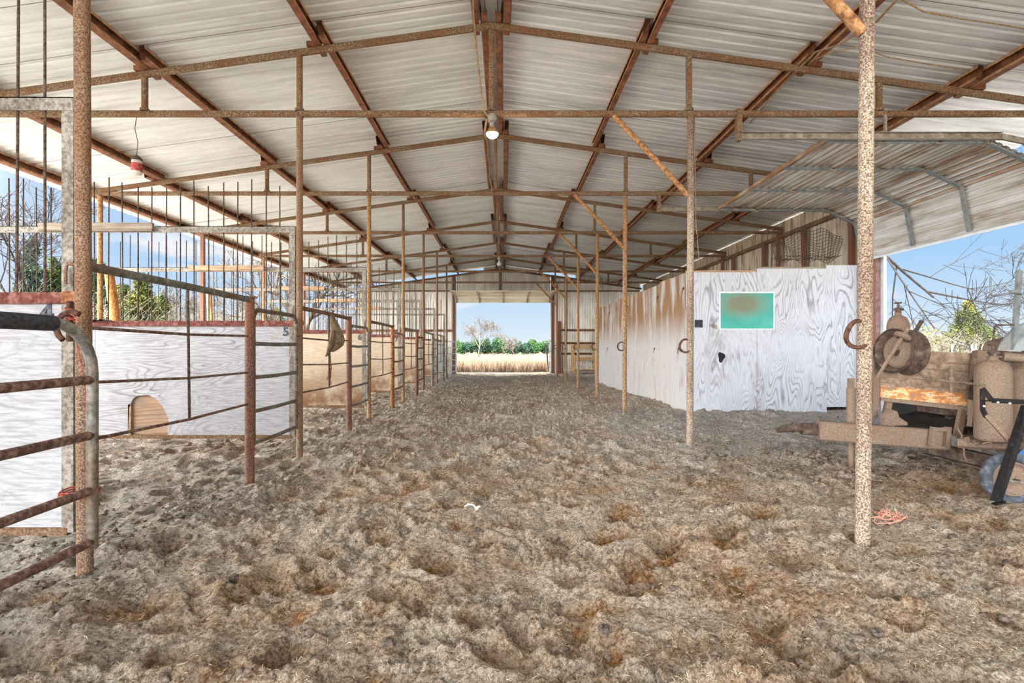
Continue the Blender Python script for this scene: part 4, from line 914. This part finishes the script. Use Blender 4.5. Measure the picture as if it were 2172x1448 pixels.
# ------------------------------------------------------------------ trailer
def trailer():
    t = thing('utility_trailer', (3.5, 4.7, 0.15), 'dust covered steel welding trailer with tongue at the right edge', 'trailer')
    P = at
    mb = MB(); mb.bar(P(1735, 912, 4.80), P(2010, 933, 4.62), 0.10, 0.165, bev=0.012); mb.build('tongue', M['dust'], t)
    mb = MB(); mb.tube([P(1648, 913, 4.86), P(1662, 909, 4.86), P(1690, 907, 4.85), P(1712, 908, 4.84)], [0.022, 0.034, 0.036, 0.036], 12)
    mb.tube([P(1680, 907, 4.85), P(1684, 907, 4.85)], 0.042, 12); mb.bar(P(1700, 909, 4.84), P(1755, 911, 4.82), 0.07, 0.10, bev=0.01); mb.build('coupler', M['dustdark'], t)
    a = P(1805, 0, 4.93); mb = MB(); mb.tube([(a.x, a.y, 0.10), (a.x, a.y, P(0, 850, 4.93).z)], 0.024, 10); mb.tube([(a.x, a.y, P(0, 900, 4.93).z), (a.x, a.y, P(0, 822, 4.93).z)], 0.036, 12)
    mb.bar((a.x, a.y, P(0, 822, 4.93).z), (a.x, a.y, P(0, 802, 4.93).z), 0.05, 0.03); j = mb.build('jack_stand', M['dust'], t)
    mb = MB(); mb.lathe((a.x, a.y, 0.09), [(0, 0.0), (0.06, 0.0), (0.06, 0.012), (0, 0.014)], n=12); mb.build('jack_foot', M['dustdark'], j)
    for p, q in (((1965, 948, 4.9), (2190, 1000, 4.1)), ((1990, 905, 5.2), (2190, 925, 5.6))):
        mb = MB(); A, B = P(*p), P(*q); mb.bar(A, B, 0.012, 0.12); mb.bar(A, B, 0.06, 0.012, off=(0.03, 0.056)); mb.bar(A, B, 0.06, 0.012, off=(0.03, -0.056)); mb.build('frame_arm', M['dustdark'], t)
    # front board of the box
    c = [P(1864, 741, 4.95), P(2064, 749, 4.62), P(2068, 866, 4.62), P(1868, 843, 4.95)]
    n = (c[1] - c[0]).cross(c[3] - c[0]).normalized();
    if n.y < 0: n = -n
    mb = MB(); mb.poly(c, 0.03, n)
    fp = mb.build('front_board', speck('rust_edged_front_board', [(0.34, (112,88,70)), (0.5, (148,124,102)), (0.66, (176,152,130))], 16, sc=(1,1,1)), t)
    # orange scorch strip and grooves
    L0, R0 = c[3] + (c[0] - c[3]) * 0.0, c[2] + (c[1] - c[2]) * 0.0
    for f, h_ in ((0.13, 0.105),):
        mb = MB(); A = c[3] + (c[0] - c[3]) * f; B = c[2] + (c[1] - c[2]) * (f + 0.02); mb.bar(A - n * 0.003, B - n * 0.003, 0.006, h_); o = mb.build('scorched_strip', speck('scorched_orange_rust', [(0.40, (146,122,100)), (0.46, (190,112,58)), (0.53, (214,142,78)), (0.60, (236,200,150)), (0.68, (150,120,96))], 22, sc=(0.5,1,1.2)), t); o['label'] = 'orange scorched band along the lower edge'
    for f in (0.32, 0.45, 0.66, 0.80):
        mb = MB(); A = c[3] + (c[0] - c[3]) * f; B = c[2] + (c[1] - c[2]) * f; mb.bar(A - n * 0.002, B - n * 0.002, 0.008, 0.012); mb.build('board_rib', M['dust'], t)
    mb = MB(); mb.bar(c[3] - V((0, 0, .012)), c[2] - V((0, 0, .012)), 0.06, 0.03); mb.build('bottom_rail', M['dust'], t)
    mb = MB(); mb.bar(P(1858, 745, 4.97), P(1852, 885, 4.97), 0.05, 0.05, (0, 1, 0)); mb.build('corner_post', M['dust'], t)
    mb = MB(); mb.bar(P(2078, 744, 4.58), P(2070, 900, 4.58), 0.085, 0.07, (0, 1, 0), bev=0.006); mb.bar(P(2066, 760, 4.57), P(2058, 880, 4.57), 0.03, 0.03, (0, 1, 0)); mb.build('corner_post', M['dust'], t)
    mb = MB(); mb.bar(P(2062, 805, 4.53), P(2055, 846, 4.53), 0.05, 0.03, (0, 1, 0)); mb.build('stake_pocket', M['dustdark'], t)
    mb = MB(); mb.bar(P(2074, 850, 4.52), P(2068, 905, 4.52), 0.10, 0.05, (0, 1, 0)); mb.build('gusset', M['dust'], t)
    for p, q in (((1885, 848, 4.93), (1876, 898, 4.93)), ((2042, 868, 4.65), (2030, 926, 4.65))):
        mb = MB(); mb.bar(P(*p), P(*q), 0.05, 0.04, (0, 1, 0)); mb.build('leg', M['dust'], t)
    mb = MB(); mb.bar(P(1980, 905, 4.56), P(1975, 945, 4.56), 0.03, 0.04, (0, 1, 0)); mb.bar(P(2010, 905, 4.56), P(2006, 945, 4.56), 0.03, 0.04, (0, 1, 0)); mb.bar(P(1978, 910, 4.56), P(2016, 910, 4.56), 0.03, 0.03); mb.build('tongue_bracket', M['dust'], t)
    mb = MB(); mb.poly([P(1878, 880, 4.75), P(1890, 868, 4.75), P(1903, 872, 4.75), P(1908, 885, 4.75), P(1925, 896, 4.75), P(1925, 902, 4.75), P(1876, 902, 4.75)], 0.05, (0, 1, 0)); mb.build('seat_bracket', M['dust'], t)
    mb = MB(); mb.bar(P(1896, 896, 5.35), P(2035, 870, 5.1), 0.5, 0.012, (0.25, -.5, 1)); mb.build('sloping_plate', M['darkpanel'], t)
    mb = MB(); mb.poly([P(1888, 850, 5.45), P(1888, 900, 5.45), P(2050, 905, 5.2), P(2050, 862, 5.2)], 0.02, (0, 1, 0)); mb.build('dark_floor', M['darkpanel'], t)
    mb = MB(); mb.box((4.05, 5.0, HC - 0.62), (5.7, 5.75, HC - 0.57)); mb.build('deck', M['dustdark'], t)
    mb = MB(); mb.bar(P(2096, 748, 5.0), P(2230, 756, 4.6), 0.03, 0.05); mb.poly([P(2096, 756, 5.0), P(2230, 764, 4.75), P(2230, 930, 4.75), P(2096, 925, 5.0)], 0.03, (0, 1, 0)); mb.build('side_board', M['dustdark'], t)
    mb = MB(); mb.tube([P(2068, 750, 4.6), P(2098, 752, 4.55)], 0.035, 12); mb.tube([P(2128, 756, 4.5), P(2200, 762, 4.4)], 0.036, 12); mb.build('roller_pipe', M['dust'], t)
    mb = MB(); mb.bar(P(2030, 935, 4.55), P(2200, 945, 4.25), 0.32, 0.075, bev=0.02); mb.build('cylinder_shelf', M['dust'], t)
    for yy in (4.75, 5.95):
        mb = MB(); c_ = V((5.45, yy, 0.36)); mb.lathe(c_, [(0.19, -.09), (0.30, -.10), (0.335, -.06), (0.34, 0), (0.335, .06), (0.30, .10), (0.19, .09)], (0, 1, 0), 28); wh = mb.build('wheel', M['rubber'], t)
        MB().lathe(c_, [(0, -.03), (0.06, -.03), (0.16, -.06), (0.195, -.085), (0.195, .085), (0.16, .0), (0, 0)], (0, 1, 0), 24).build('hub', M['dustdark'], wh)
    MB().tube([(5.45, 4.75, 0.36), (5.45, 5.95, 0.36)], 0.03, 8).build('axle', M['dustdark'], t)
    mb = MB(); mb.bar((4.1, 5.05, 0.52), (6.0, 5.05, 0.52), 0.06, 0.10); mb.bar((4.1, 5.7, 0.52), (6.0, 5.7, 0.52), 0.06, 0.10); mb.build('frame_rail', M['dustdark'], t)
    # clamp screw and chain round the cylinder
    mb = MB(); mb.tube([P(2018, 778, 4.5), P(2018, 833, 4.5)], 0.012, 8); mb.tube([P(2018, 783, 4.5), P(2018, 788, 4.5)], 0.024, 8); mb.tube([P(2018, 800, 4.5), P(2018, 812, 4.5)], 0.024, 8); mb.tube([P(1990, 805, 4.52), P(2062, 815, 4.42)], 0.009, 7); mb.build('clamp_screw', M['dust'], t)
    mb = MB(); A, B = P(2040, 811, 4.42), P(2090, 818, 4.18); nl = 12
    for k in range(nl):
        q = A + (B - A) * (k / nl); an = (k % 2) * PI / 2; mb.tube([q + V((0.016 * math.cos(a2), 0.010 * math.sin(a2) * math.cos(an), 0.010 * math.sin(a2) * math.sin(an))) for a2 in [j2 * PI / 4 for j2 in range(8)]], 0.003, 5, closed=True)
    mb.build('chain', M['dust'], t)
    mb = MB(); mb.tube(squiggle(P(2035, 905, 4.45), P(2048, 975, 4.4), 0.012, 7), 0.007, 5); mb.tube(squiggle(P(2040, 930, 4.4), P(2110, 945, 4.2), 0.02, 9), 0.008, 5); mb.build('hanging_string', M['dust'], t)
trailer()
def cylinder(px, d, y_top, y_bot, r, label):
    b = at(px, y_bot, d); tp = at(px, y_top, d).z; h = tp - b.z
    t = thing('gas_cylinder', b, label, 'gas cylinder', 'gas cylinders')
    sh = 0.10; mb = MB()
    mb.lathe(b, [(0, 0), (r * .93, 0), (r, 0.02), (r, h - sh), (r * .93, h - sh * .66), (r * .72, h - sh * .25), (r * .45, h - .01), (r * .30, h), (r * .30, h + 0.025), (0, h + 0.025)], n=32); mb.build('tank', M['dust'], t)
    mb = MB(); z0 = b.z + h + 0.025; mb.tube([(b.x, b.y, z0), (b.x, b.y, z0 + 0.05)], [0.026, 0.018], 10); mb.bar((b.x - .035, b.y, z0 + .03), (b.x + .045, b.y, z0 + .03), 0.025, 0.025); mb.tube([(b.x, b.y, z0 + 0.05), (b.x, b.y, z0 + 0.085)], 0.010, 8); mb.build('valve', M['dustdark'], t)
    mb = MB(); mb.lathe((b.x, b.y, z0 + 0.085), [(0, 0), (0.030, 0), (0.034, 0.006), (0.030, 0.014), (0, 0.014)], n=12); mb.build('hand_wheel', M['dustdark'], t)
cylinder(2106, 4.32, 762, 934, 0.118, 'dusty gas cylinder on the trailer, before the pale hood')
cylinder(2178, 4.45, 776, 938, 0.125, 'dusty gas cylinder cut off by the right photo edge')
cylinder(1905, 5.25, 668, 840, 0.093, 'dusty gas cylinder standing behind the rusty wheel rim')
# wheel rim and lug wrench
c = at(1893, 744, 4.72); ax = V((0.97, 0.20, -0.08)).normalized()
t = thing('wheel_rim', c + V((0.08, 0.07, -0.2)), 'rusty steel wheel rim on top of the trailer board', 'wheel rim')
mb = MB(); mb.lathe(c, [(0.188, -0.002), (0.197, 0.0), (0.190, 0.014), (0.172, 0.03), (0.160, 0.05), (0.150, 0.075), (0.158, 0.12), (0.172, 0.15), (0.196, 0.165), (0.198, 0.172), (0.190, 0.172), (0.165, 0.155), (0.150, 0.12), (0.142, 0.075), (0.152, 0.048), (0.164, 0.028), (0.182, 0.006)], ax, 40); mb.build('rim', M['dustdark'], t)
mb = MB(); mb.lathe(c, [(0.150, 0.07), (0.135, 0.045), (0.110, 0.035), (0.090, 0.05), (0.070, 0.048), (0.052, 0.03), (0.045, 0.03), (0.045, 0.06)], ax, 32); mb.build('disc', M['dust'], t)
t = thing('lug_wrench', at(1862, 800, 4.6), 'dusty lug wrench and pipe lying across the wheel rim', 'wrench')
mb = MB(); mb.tube([at(1861, 800, 4.62), at(1880, 768, 4.58), at(1905, 728, 4.55), at(1926, 697, 4.55)], [0.014, 0.015, 0.017, 0.019], 9); mb.build('bar', M['dust'], t)
mb = MB(); mb.lathe(at(1914, 714, 4.55), [(0.034, -0.02), (0.062, -0.012), (0.066, 0.005), (0.055, 0.022), (0.034, 0.022), (0.034, -0.02)], (at(1926, 697, 4.55) - at(1905, 728, 4.55)), 18); mb.build('flange', M['dust'], t)
mb = MB(); mb.tube([at(1955, 680, 4.9), at(1940, 706, 4.95)], [0.018, 0.016], 9); mb.build('socket_end', M['dustdark'], t)
mb = MB(); mb.tube([at(1944, 784, 4.75), at(1964, 801, 4.68)], 0.013, 8); mb.build('bar', M['dust'], t)
# rack with hooks
t = thing('hook_rack', at(2147, 720, 5.3), 'leaning steel post with bent rod hooks beyond the trailer', 'rack')
MB().bar(at(2149, 760, 5.3), at(2162, 573, 5.3), 0.042, 0.03, (0, 1, 0)).build('post', M['stile'], t)
MB().tube([at(2101, 588, 5.25), at(2101, 622, 5.25), at(2104, 627, 5.25), at(2150, 622, 5.25), at(2156, 621, 5.25)], 0.008, 7).build('hook', M['stile'], t)
MB().tube([at(2106, 722, 5.25), at(2110, 692, 5.25), at(2113, 689, 5.25), at(2150, 689, 5.25)], 0.008, 7).build('hook', M['dustdark'], t)
MB().tube([at(2156, 621, 5.25), at(2180, 623, 5.25), at(2192, 600, 5.25)], 0.007, 7).build('hook', M['stile'], t)
MB().bar(at(2142, 618, 5.23), at(2158, 617, 5.23), 0.03, 0.03).build('clamp', M['stile'], t)
# pale hood
t = thing('machine_hood', at(2140, 752, 5.1), 'pale sheet metal hood behind the gas cylinders', 'hood')
mb = MB(); pr = [(2112, 753), (2116, 742), (2124, 726), (2136, 710), (2150, 697), (2172, 686), (2230, 672), (2230, 756)]
mb.poly([at(a, b2, 5.45) for a, b2 in pr], 0.45, (0.0, -1, 0)); mb.build('cover', M['hood'], t)
mb = MB(); mb.tube([at(2112, 753, 5.45), at(2124, 726, 5.45), at(2136, 710, 5.45), at(2150, 697, 5.45), at(2172, 686, 5.45)], 0.010, 6); mb.build('edge_bead', M['stile'], t)
mb = MB(); pr = [(2083, 756), (2083, 738), (2088, 727), (2096, 723), (2112, 719), (2138, 712), (2120, 735), (2112, 756)]
mb.poly([at(a, b2, 5.75) for a, b2 in pr], 0.25, (0.0, -1, 0)); mb.build('fender', M['dust'], t)

# ------------------------------------------------------------------ wheelbarrow
d = 3.72; c = at(2144, 1014, d); R = 0.172
t = thing('wheelbarrow', (c.x + 0.2, c.y, 0.13), 'wheelbarrow with grey tyre, black frame and blue tray at right edge', 'wheelbarrow')
ax = V((-0.28, -1, 0.02)).normalized(); mb = MB(); w = 0.042
mb.lathe(c, [(R - 0.058, -w * .55), (R - 0.052, -w * .85), (R - 0.03, -w), (R - 0.012, -w * .85), (R, -w * .35), (R + .001, 0), (R, w * .35), (R - 0.012, w * .85), (R - 0.03, w), (R - 0.052, w * .85), (R - 0.058, w * .55)], ax, 44); wt = mb.build('wheel', M['rubber'], t)
mb = MB(); mb.lathe(c, [(R - 0.054, w * .5), (R - 0.06, w * .8), (R - 0.068, w * .6), (R - 0.075, w * .1), (0.045, w * .25), (0.03, w * .9), (0, w)], ax, 32); mb.lathe(c, [(R - 0.054, -w * .5), (R - 0.075, -w * .1), (0.045, -w * .25), (0, -w)], ax, 32); mb.build('rim', M['dust'], wt)
MB().tube([c + ax * 0.09, c - ax * 0.09], 0.009, 8).build('axle', M['dustdark'], wt)
mb = MB(); A, B = at(2118, 1066, 3.46), at(2185, 862, 3.52); mb.bar(A, B, 0.038, 0.005, (0, 1, 0)); mb.bar(A, B, 0.005, 0.04, (0, 1, 0), off=(0.021, 0.02)); mb.build('leg', M['black'], t)
mb = MB(); mb.bar(at(2108, 1069, 3.45), at(2130, 1064, 3.45), 0.03, 0.012); mb.build('foot', M['black'], t)
mb = MB()
for p, q in (((2084, 824), (2084, 870)), ((2084, 824), (2104, 849)), ((2104, 849), (2190, 853)), ((2084, 868), (2092, 884))): mb.bar(at(*p, 3.62), at(*q, 3.62), 0.032, 0.006, (0, 1, 0) if p[0] == 2084 and q[0] == 2084 else (0, -1, 0.01))
mb.bar(at(2086, 850, 3.6), at(2108, 848, 3.6), 0.03, 0.006); mb.build('handle_frame', M['black'], t)
mb = MB(); mb.bar(at(2090, 880, 3.62), at(2152, 948, 3.56), 0.03, 0.02); mb.build('brace', M['dust'], t)
mb = MB(); pr = [(2163, 985), (2160, 970), (2164, 958), (2172, 950), (2280, 905), (2290, 1000)]; mb.poly([at(a, b2, 3.9) for a, b2 in pr], 0.3, (0, -1, 0)); mb.build('tray', M['blue'], t)
for q in ((2086, 861), (2115, 853), (2140, 855)):
    MB().lathe(at(q[0], q[1], 3.6), [(0, -.012), (0.007, -.010), (0.007, 0), (0, 0)], (0, 1, 0), 8).build('bolt', M['white'], t)
MB().tube([at(2130, 1018, 3.5), at(2190, 1026, 3.5)], 0.006, 6).build('spreader_rod', M['galv'], t)

# pink twine on the floor, bone
y = (HC - 0.17) * F / (1113 - CY); x0 = (1890 - CX) * y / F; mb = MB()
for k in range(9):
    cx, cy_ = x0 + random.uniform(-.07, .07), y + random.uniform(-.05, .05); rr = random.uniform(.02, .05); pts = []
    for j in range(12):
        a = j * 0.62 + k; xx, yy = cx + rr * math.cos(a) * (1 + .3 * math.sin(2.3 * j)) + .004 * j - .02, cy_ + rr * math.sin(a); pts.append((xx, yy, gz(xx, yy) + 0.012 + 0.02 * abs(math.sin(j * 1.3 + k))))
    mb.tube(pts, 0.0026, 5)
solo(mb, 'twine_tangle', M['twinepink'], (x0, y, gz(x0, y)), 'tangle of pink orange twine on the floor by the near right post', 'twine')
y = (HC - 0.06) * F / (1074 - CY); x0 = (1000 - CX) * y / F
mb = MB(); mb.tube([(x0 - .05, y, gz(x0 - .05, y) + .012), (x0 - .02, y - .01, gz(x0, y) + .025), (x0 + .015, y, gz(x0, y) + .018), (x0 + .045, y - .03, gz(x0 + .04, y) + .008)], [.004, .007, .006, .011], 7); mb.tube([(x0 + .045, y - .03, gz(x0, y) + .010), (x0 + .06, y - .015, gz(x0, y) + .012)], .008, 6)
solo(mb, 'bone', M['bone'], (x0, y, gz(x0, y)), 'small white bone lying in the middle of the aisle', 'bone')

# ------------------------------------------------------------------ trees and field
def leaves(n, sampler, size):
    c = np.array([sampler() for _ in range(n)]); a = RNG.normal(size=(n, 3)); a /= np.linalg.norm(a, axis=1, keepdims=True); b = RNG.normal(size=(n, 3)); b = np.cross(a, b); b /= np.linalg.norm(b, axis=1, keepdims=True)
    s = (size * RNG.uniform(0.5, 1.4, n))[:, None]
    vv = np.stack([c - a * s, c + b * s * 0.45, c + a * s, c - b * s * 0.45], 1).reshape(-1, 3); return vv, np.arange(n * 4).reshape(n, 4)
def conifer(x, y, h, r, mat, label, n=4200, size=0.10, base=0.0, grp='evergreens outside', shape=1.0):
    t = thing('evergreen_tree', (x, y, base), label, 'tree', grp)
    MB().tube([(x, y, base - .1), (x + .03, y, base + h * .5), (x, y, base + h * .96)], [0.05 * h / 3, 0.03 * h / 3, 0.004], 7).build('trunk', M['twig'], t)
    nb = 60; br = [(random.random() ** 0.9, random.uniform(0, 2 * PI), random.uniform(.7, 1.1)) for _ in range(nb)]
    def smp():
        f, a, l = random.choice(br); q = random.random() ** 0.55
        R_ = r * (1 - f) ** shape * l * q + 0.05; sg = 0.06 + 0.10 * r * (1 - f)
        return (R_ * math.cos(a) + random.gauss(0, sg), R_ * math.sin(a) + random.gauss(0, sg), h * (0.06 + 0.94 * f) - 0.12 * R_ + random.gauss(0, sg))
    vv, ff = leaves(n, smp, size); o = np_mesh('foliage', vv, ff, mat); o.parent = t
    return t
def shrub(x, y, h, r, mat, label, n=2500, size=0.13, grp='shrubs outside'):
    t = thing('leafy_shrub', (x, y, 0), label, 'shrub', grp); blobs = [(random.uniform(-.6, .6) * r, random.uniform(-.5, .5) * r, random.uniform(.3, .8) * h, random.uniform(.3, .5)) for _ in range(9)]
    def smp():
        bx, by, bz, br = random.choice(blobs); v = V((random.gauss(0, 1), random.gauss(0, 1), random.gauss(0, 1))).normalized() * (random.random() ** .4)
        return (bx + v.x * br * r, by + v.y * br * r, max(0.02, bz + v.z * br * h * .7))
    vv, ff = leaves(n, smp, size); o = np_mesh('foliage', vv, ff, mat); o.parent = t
    MB().tube([(x, y, -.05), (x, y, h * .5)], [.05, .02], 6).build('stem', M['twig'], t); return t
def bare_tree(x, y, h, r0, mat, label, depth=6, spread=0.55, seed=1, lean=(0, 0), kids=3, grp='bare trees outside', base=0.0, start=None, dir0=None, name='bare_tree', top=True, minr=0.004, up=0.12):
    rnd = random.Random(seed); mb = MB(); tr = MB()
    def grow(p, d, l, r, k):
        pts = [p]; rs = [r]; q = p; dd = d.copy(); n = 3
        for j in range(n):
            dd = (dd + V((rnd.gauss(0, .10), rnd.gauss(0, .10), rnd.gauss(0, .10) + up * .3))).normalized(); q = q + dd * (l / n); pts.append(q); rs.append(max(minr, r * (1 - .45 * (j + 1) / n)))
        (tr if k == depth else mb).tube(pts, rs, 6 if k > depth - 2 else (4 if k > 1 else 3), cap=False)
        if k <= 0: return
        for c_ in range(kids + (1 if k == depth else 0)):
            f = rnd.uniform(.35, 1.0); i = min(n - 1, int(f * n)); pp = pts[i] + (pts[i + 1] - pts[i]) * (f * n - i)
            a = V((rnd.gauss(0, 1), rnd.gauss(0, 1), rnd.gauss(0, 1))); a = (a - dd * a.dot(dd)).normalized(); nd = (dd + a * rnd.uniform(.5, 1.3) * spread * 1.6 + V((0, 0, up))).normalized()
            grow(pp, nd, l * rnd.uniform(.55, .82), max(minr, r * rnd.uniform(.42, .6)), k - 1)
    p0 = V((x, y, base)) if start is None else V(start); d0 = V((lean[0], lean[1], 1)).normalized() if dir0 is None else V(dir0).normalized()
    grow(p0, d0, h * .42, r0, depth)
    t = thing(name, p0, label, 'tree', grp); tr.build('trunk', mat, t); mb.build('branches', mat, t); return t
def brush(x, y, w, h, label, n=260, seed=1, mat='twigpale', grp='bare brush outside'):
    rnd = random.Random(seed); mb = MB()
    for k in range(n):
        bx = x + rnd.uniform(-w, w) * .5; by = y + rnd.uniform(-w, w) * .25; hh = h * rnd.uniform(.45, 1.05); dx, dy = rnd.gauss(0, .35) * hh, rnd.gauss(0, .3) * hh
        p = [V((bx, by, -.03)), V((bx + dx * .3, by + dy * .3, hh * .4)), V((bx + dx * .7, by + dy * .7, hh * .75)), V((bx + dx * 1.2, by + dy * 1.2, hh))]
        mb.tube(p, [.009, .008, .006, .003], 3, cap=False)
        for _ in range(3):
            i = rnd.choice((1, 2)); e = p[i] + V((rnd.gauss(0, .22), rnd.gauss(0, .2), rnd.uniform(.05, .4))) * h * .4; mb.tube([p[i], (p[i] + e) / 2 + V((0, 0, .03)), e], [.007, .006, .004], 3, cap=False)
    return solo(mb, 'bare_brush', M[mat], (x, y, 0), label, 'bush', grp)
def W(px, d): return (px - CX) * d / F
# left side
for px, d, ytop, rr, m, lab, sd_ in ((70, 19, 512, 0.95, 'cedarblue', 'tall blue green cedar seen through the near stall bars', 0), (118, 20, 548, 0.9, 'cedar', 'green cedar right of the tallest one at the left edge', 1),
                                   (205, 17, 556, 1.2, 'cedarblue', 'dense blue green cedar right of the near left post', 2), (262, 20, 610, 0.9, 'cedaryellow', 'yellow green cedar beside the leaning timber pole', 3),
                                   (300, 19, 584, 0.95, 'cedaryellow', 'golden tipped cedar seen above divider 5', 4), (342, 21, 632, 0.8, 'cedar', 'low cedar right of the golden one', 5), (585, 24, 655, 1.3, 'cedar', 'small cedar behind the bare brush on the left', 6)):
    conifer(W(px, d), d, (CY - ytop) * d / F + HC, rr * d / 17, M[m], lab, n=20000, size=0.05)
bare_tree(W(10, 15), 15, 6.6, 0.07, M['twig'], 'tall bare tree with dark branches at the left photo edge', 6, seed=3, minr=0.007)
bare_tree(W(400, 22), 22, 3.7, 0.07, M['barkgrey'], 'pale bare tree behind divider 5', 6, seed=5, minr=0.009)
bare_tree(W(480, 26), 26, 3.6, 0.08, M['barkgrey'], 'pale bare tree right of the orange eave post', 6, seed=8, minr=0.010)
bare_tree(W(652, 20.5), 20.5, 6.6, 0.20, M['barkgrey'], 'big bare tree with thick grey trunk outside the left eave', 6, seed=11, spread=.7, minr=0.009)
for k, (px, d, w, h) in enumerate(((40, 14, 4.2, 2.9), (120, 16, 3.6, 2.7), (380, 20, 4.0, 2.9), (470, 22, 4.5, 3.0), (560, 24, 4.5, 2.9), (700, 27, 4.5, 2.5), (235, 18.5, 3, 2.4))):
    brush(W(px, d), d, w, h, ['pale bare brush at the left photo edge', 'pale bare brush behind the near left post', 'pale bare brush left of the orange eave post', 'pale bare brush right of the orange eave post', 'pale bare brush before the small cedar',
                              'pale bare brush seen beyond the row of stalls', 'pale bare brush below the golden tipped cedar'][k], n=230, seed=20 + k)
# fence poles outside left
mb = MB(); mb.tube([at(253, 850, 9.75), at(247, 700, 9.6), at(240, 640, 9.4), at(231, 576, 9.2)], [.09, .085, .078, .07], 12); solo(mb, 'timber_pole', M['polewood'], at(247, 700, 9.6), 'leaning orange timber pole outside the left eave', 'pole')
mb = MB(); mb.tube([at(448, 845, 13.4), at(447, 700, 13.4), at(443, 610, 13.4)], .06, 10); solo(mb, 'timber_pole', M['polewood'], at(447, 700, 13.4), 'short timber pole beside the orange eave post', 'pole')
for v in ():
    pass
# right side
conifer(W(2052, 22), 22, (CY - 645) * 22 / F + HC, 1.55, M['cedaryellow'], 'yellow green evergreen seen through the right door opening', n=32000, size=0.04)
conifer(W(2095, 24), 24, (CY - 700) * 24 / F + HC, 1.3, M['cedarblue'], 'low dark evergreen right of the yellow green one', n=14000, size=0.05)
brush(W(1985, 21), 21, 5.0, 1.9, 'pale bare brush below the drooping branches on the right', n=280, seed=40)
brush(W(1930, 22), 22, 3.6, 2.1, 'pale bare brush behind the standing gas cylinder', n=200, seed=41)
shrub(W(1990, 24), 24, 1.9, 1.6, M['cedaryellow'], 'yellowish shrub outside the right door opening', n=1600, size=.1)
bare_tree(0, 0, 6.6, 0.042, M['twig'], 'bare tree with long drooping branches outside the right door', 6, seed=14, start=at(1800, 480, 12.5), dir0=(0.9, 0.1, -0.5), spread=.55, minr=0.0045, up=-0.02)
o = bpy.data.objects['branches'] if 'branches' in bpy.data.objects else None
MB().tube([(W(1790, 12.6), 12.6, -0.1), (W(1792, 12.5), 12.5, 2.0), at(1800, 480, 12.5), (W(1812, 12.5), 12.5, 6.0)], [.16, .13, .10, .06], 10).build('trunk', M['twig'], [q for q in COL.objects if q.get('label') == 'bare tree with long drooping branches outside the right door'][0])
mb = MB()
for z in (0.95, 0.55): mb.tube([(W(1930, 18), 18, z), (W(2085, 18), 18, z + .05)], 0.025, 6)
for px in (1960, 2020, 2062, 2070, 2085): mb.tube([(W(px, 18), 18, -.05), (W(px, 18), 18, 1.3)], 0.03, 6)
solo(mb, 'pipe_fence', M['white'], (W(2020, 18), 18, 0), 'white pipe fence outside the right door opening', 'fence')
# far door view
bare_tree(W(1014, 42), 42, 4.1, 0.075, M['barkgrey'], 'bare tree in the field seen through the far door', 6, seed=31, spread=.6, minr=0.0075)
bare_tree(W(1092, 52), 52, 2.4, 0.05, M['barkgrey'], 'small bare tree right of the field tree', 5, seed=33, spread=.7, minr=0.016)
FL = ['green shrub at the left jamb of the far door view', 'blue green shrub behind the bare field tree', 'dark shrub just right of the bare field tree', 'grey green shrub left of the middle of the far tree line', 'bright green shrub in the middle of the far tree line',
      'dark green shrub right of the bright green one', 'teal green shrub, third from the right of the far tree line', 'round green shrub, second from the right of the far tree line', 'green shrub at the right jamb of the far door view']
for k, (px, h, rr) in enumerate(((968, 2.3, 1.0), (990, 2.2, 1.0), (1018, 2.6, 1.3), (1040, 2.7, 1.3), (1066, 2.6, 1.4), (1088, 2.3, 1.1), (1118, 2.2, 1.3), (1142, 2.5, 1.5), (1163, 2.3, 1.2))):
    shrub(W(px, 64), 64, h * 0.88, rr, M['shrubgreen'] if k in (0, 4, 7) else M['cedarblue'], FL[k], n=3800, size=.10)
n = 30000; yv = 27 + 40 * RNG.random(n) ** 1.4; xv = (RNG.random(n) * 2 - 1) * 0.16 * yv; hv = RNG.uniform(.2, .62, n); wv = 0.006 + 0.00035 * yv; a = RNG.random(n) * PI
c = np.stack([xv, yv, np.zeros(n) - .02], 1); s = np.stack([np.cos(a) * wv, np.sin(a) * wv, np.zeros(n)], 1); tp = c + np.stack([RNG.normal(0, .12, n), RNG.normal(0, .12, n), hv], 1)
vv = np.stack([c - s, c + s, tp + s * .2, tp - s * .2], 1).reshape(-1, 3)
tag(np_mesh('dry_grass', vv, np.arange(n * 4).reshape(n, 4), M['drygrass']), 'tall dry tan grass of the field beyond the far door', 'grass', kind='stuff')
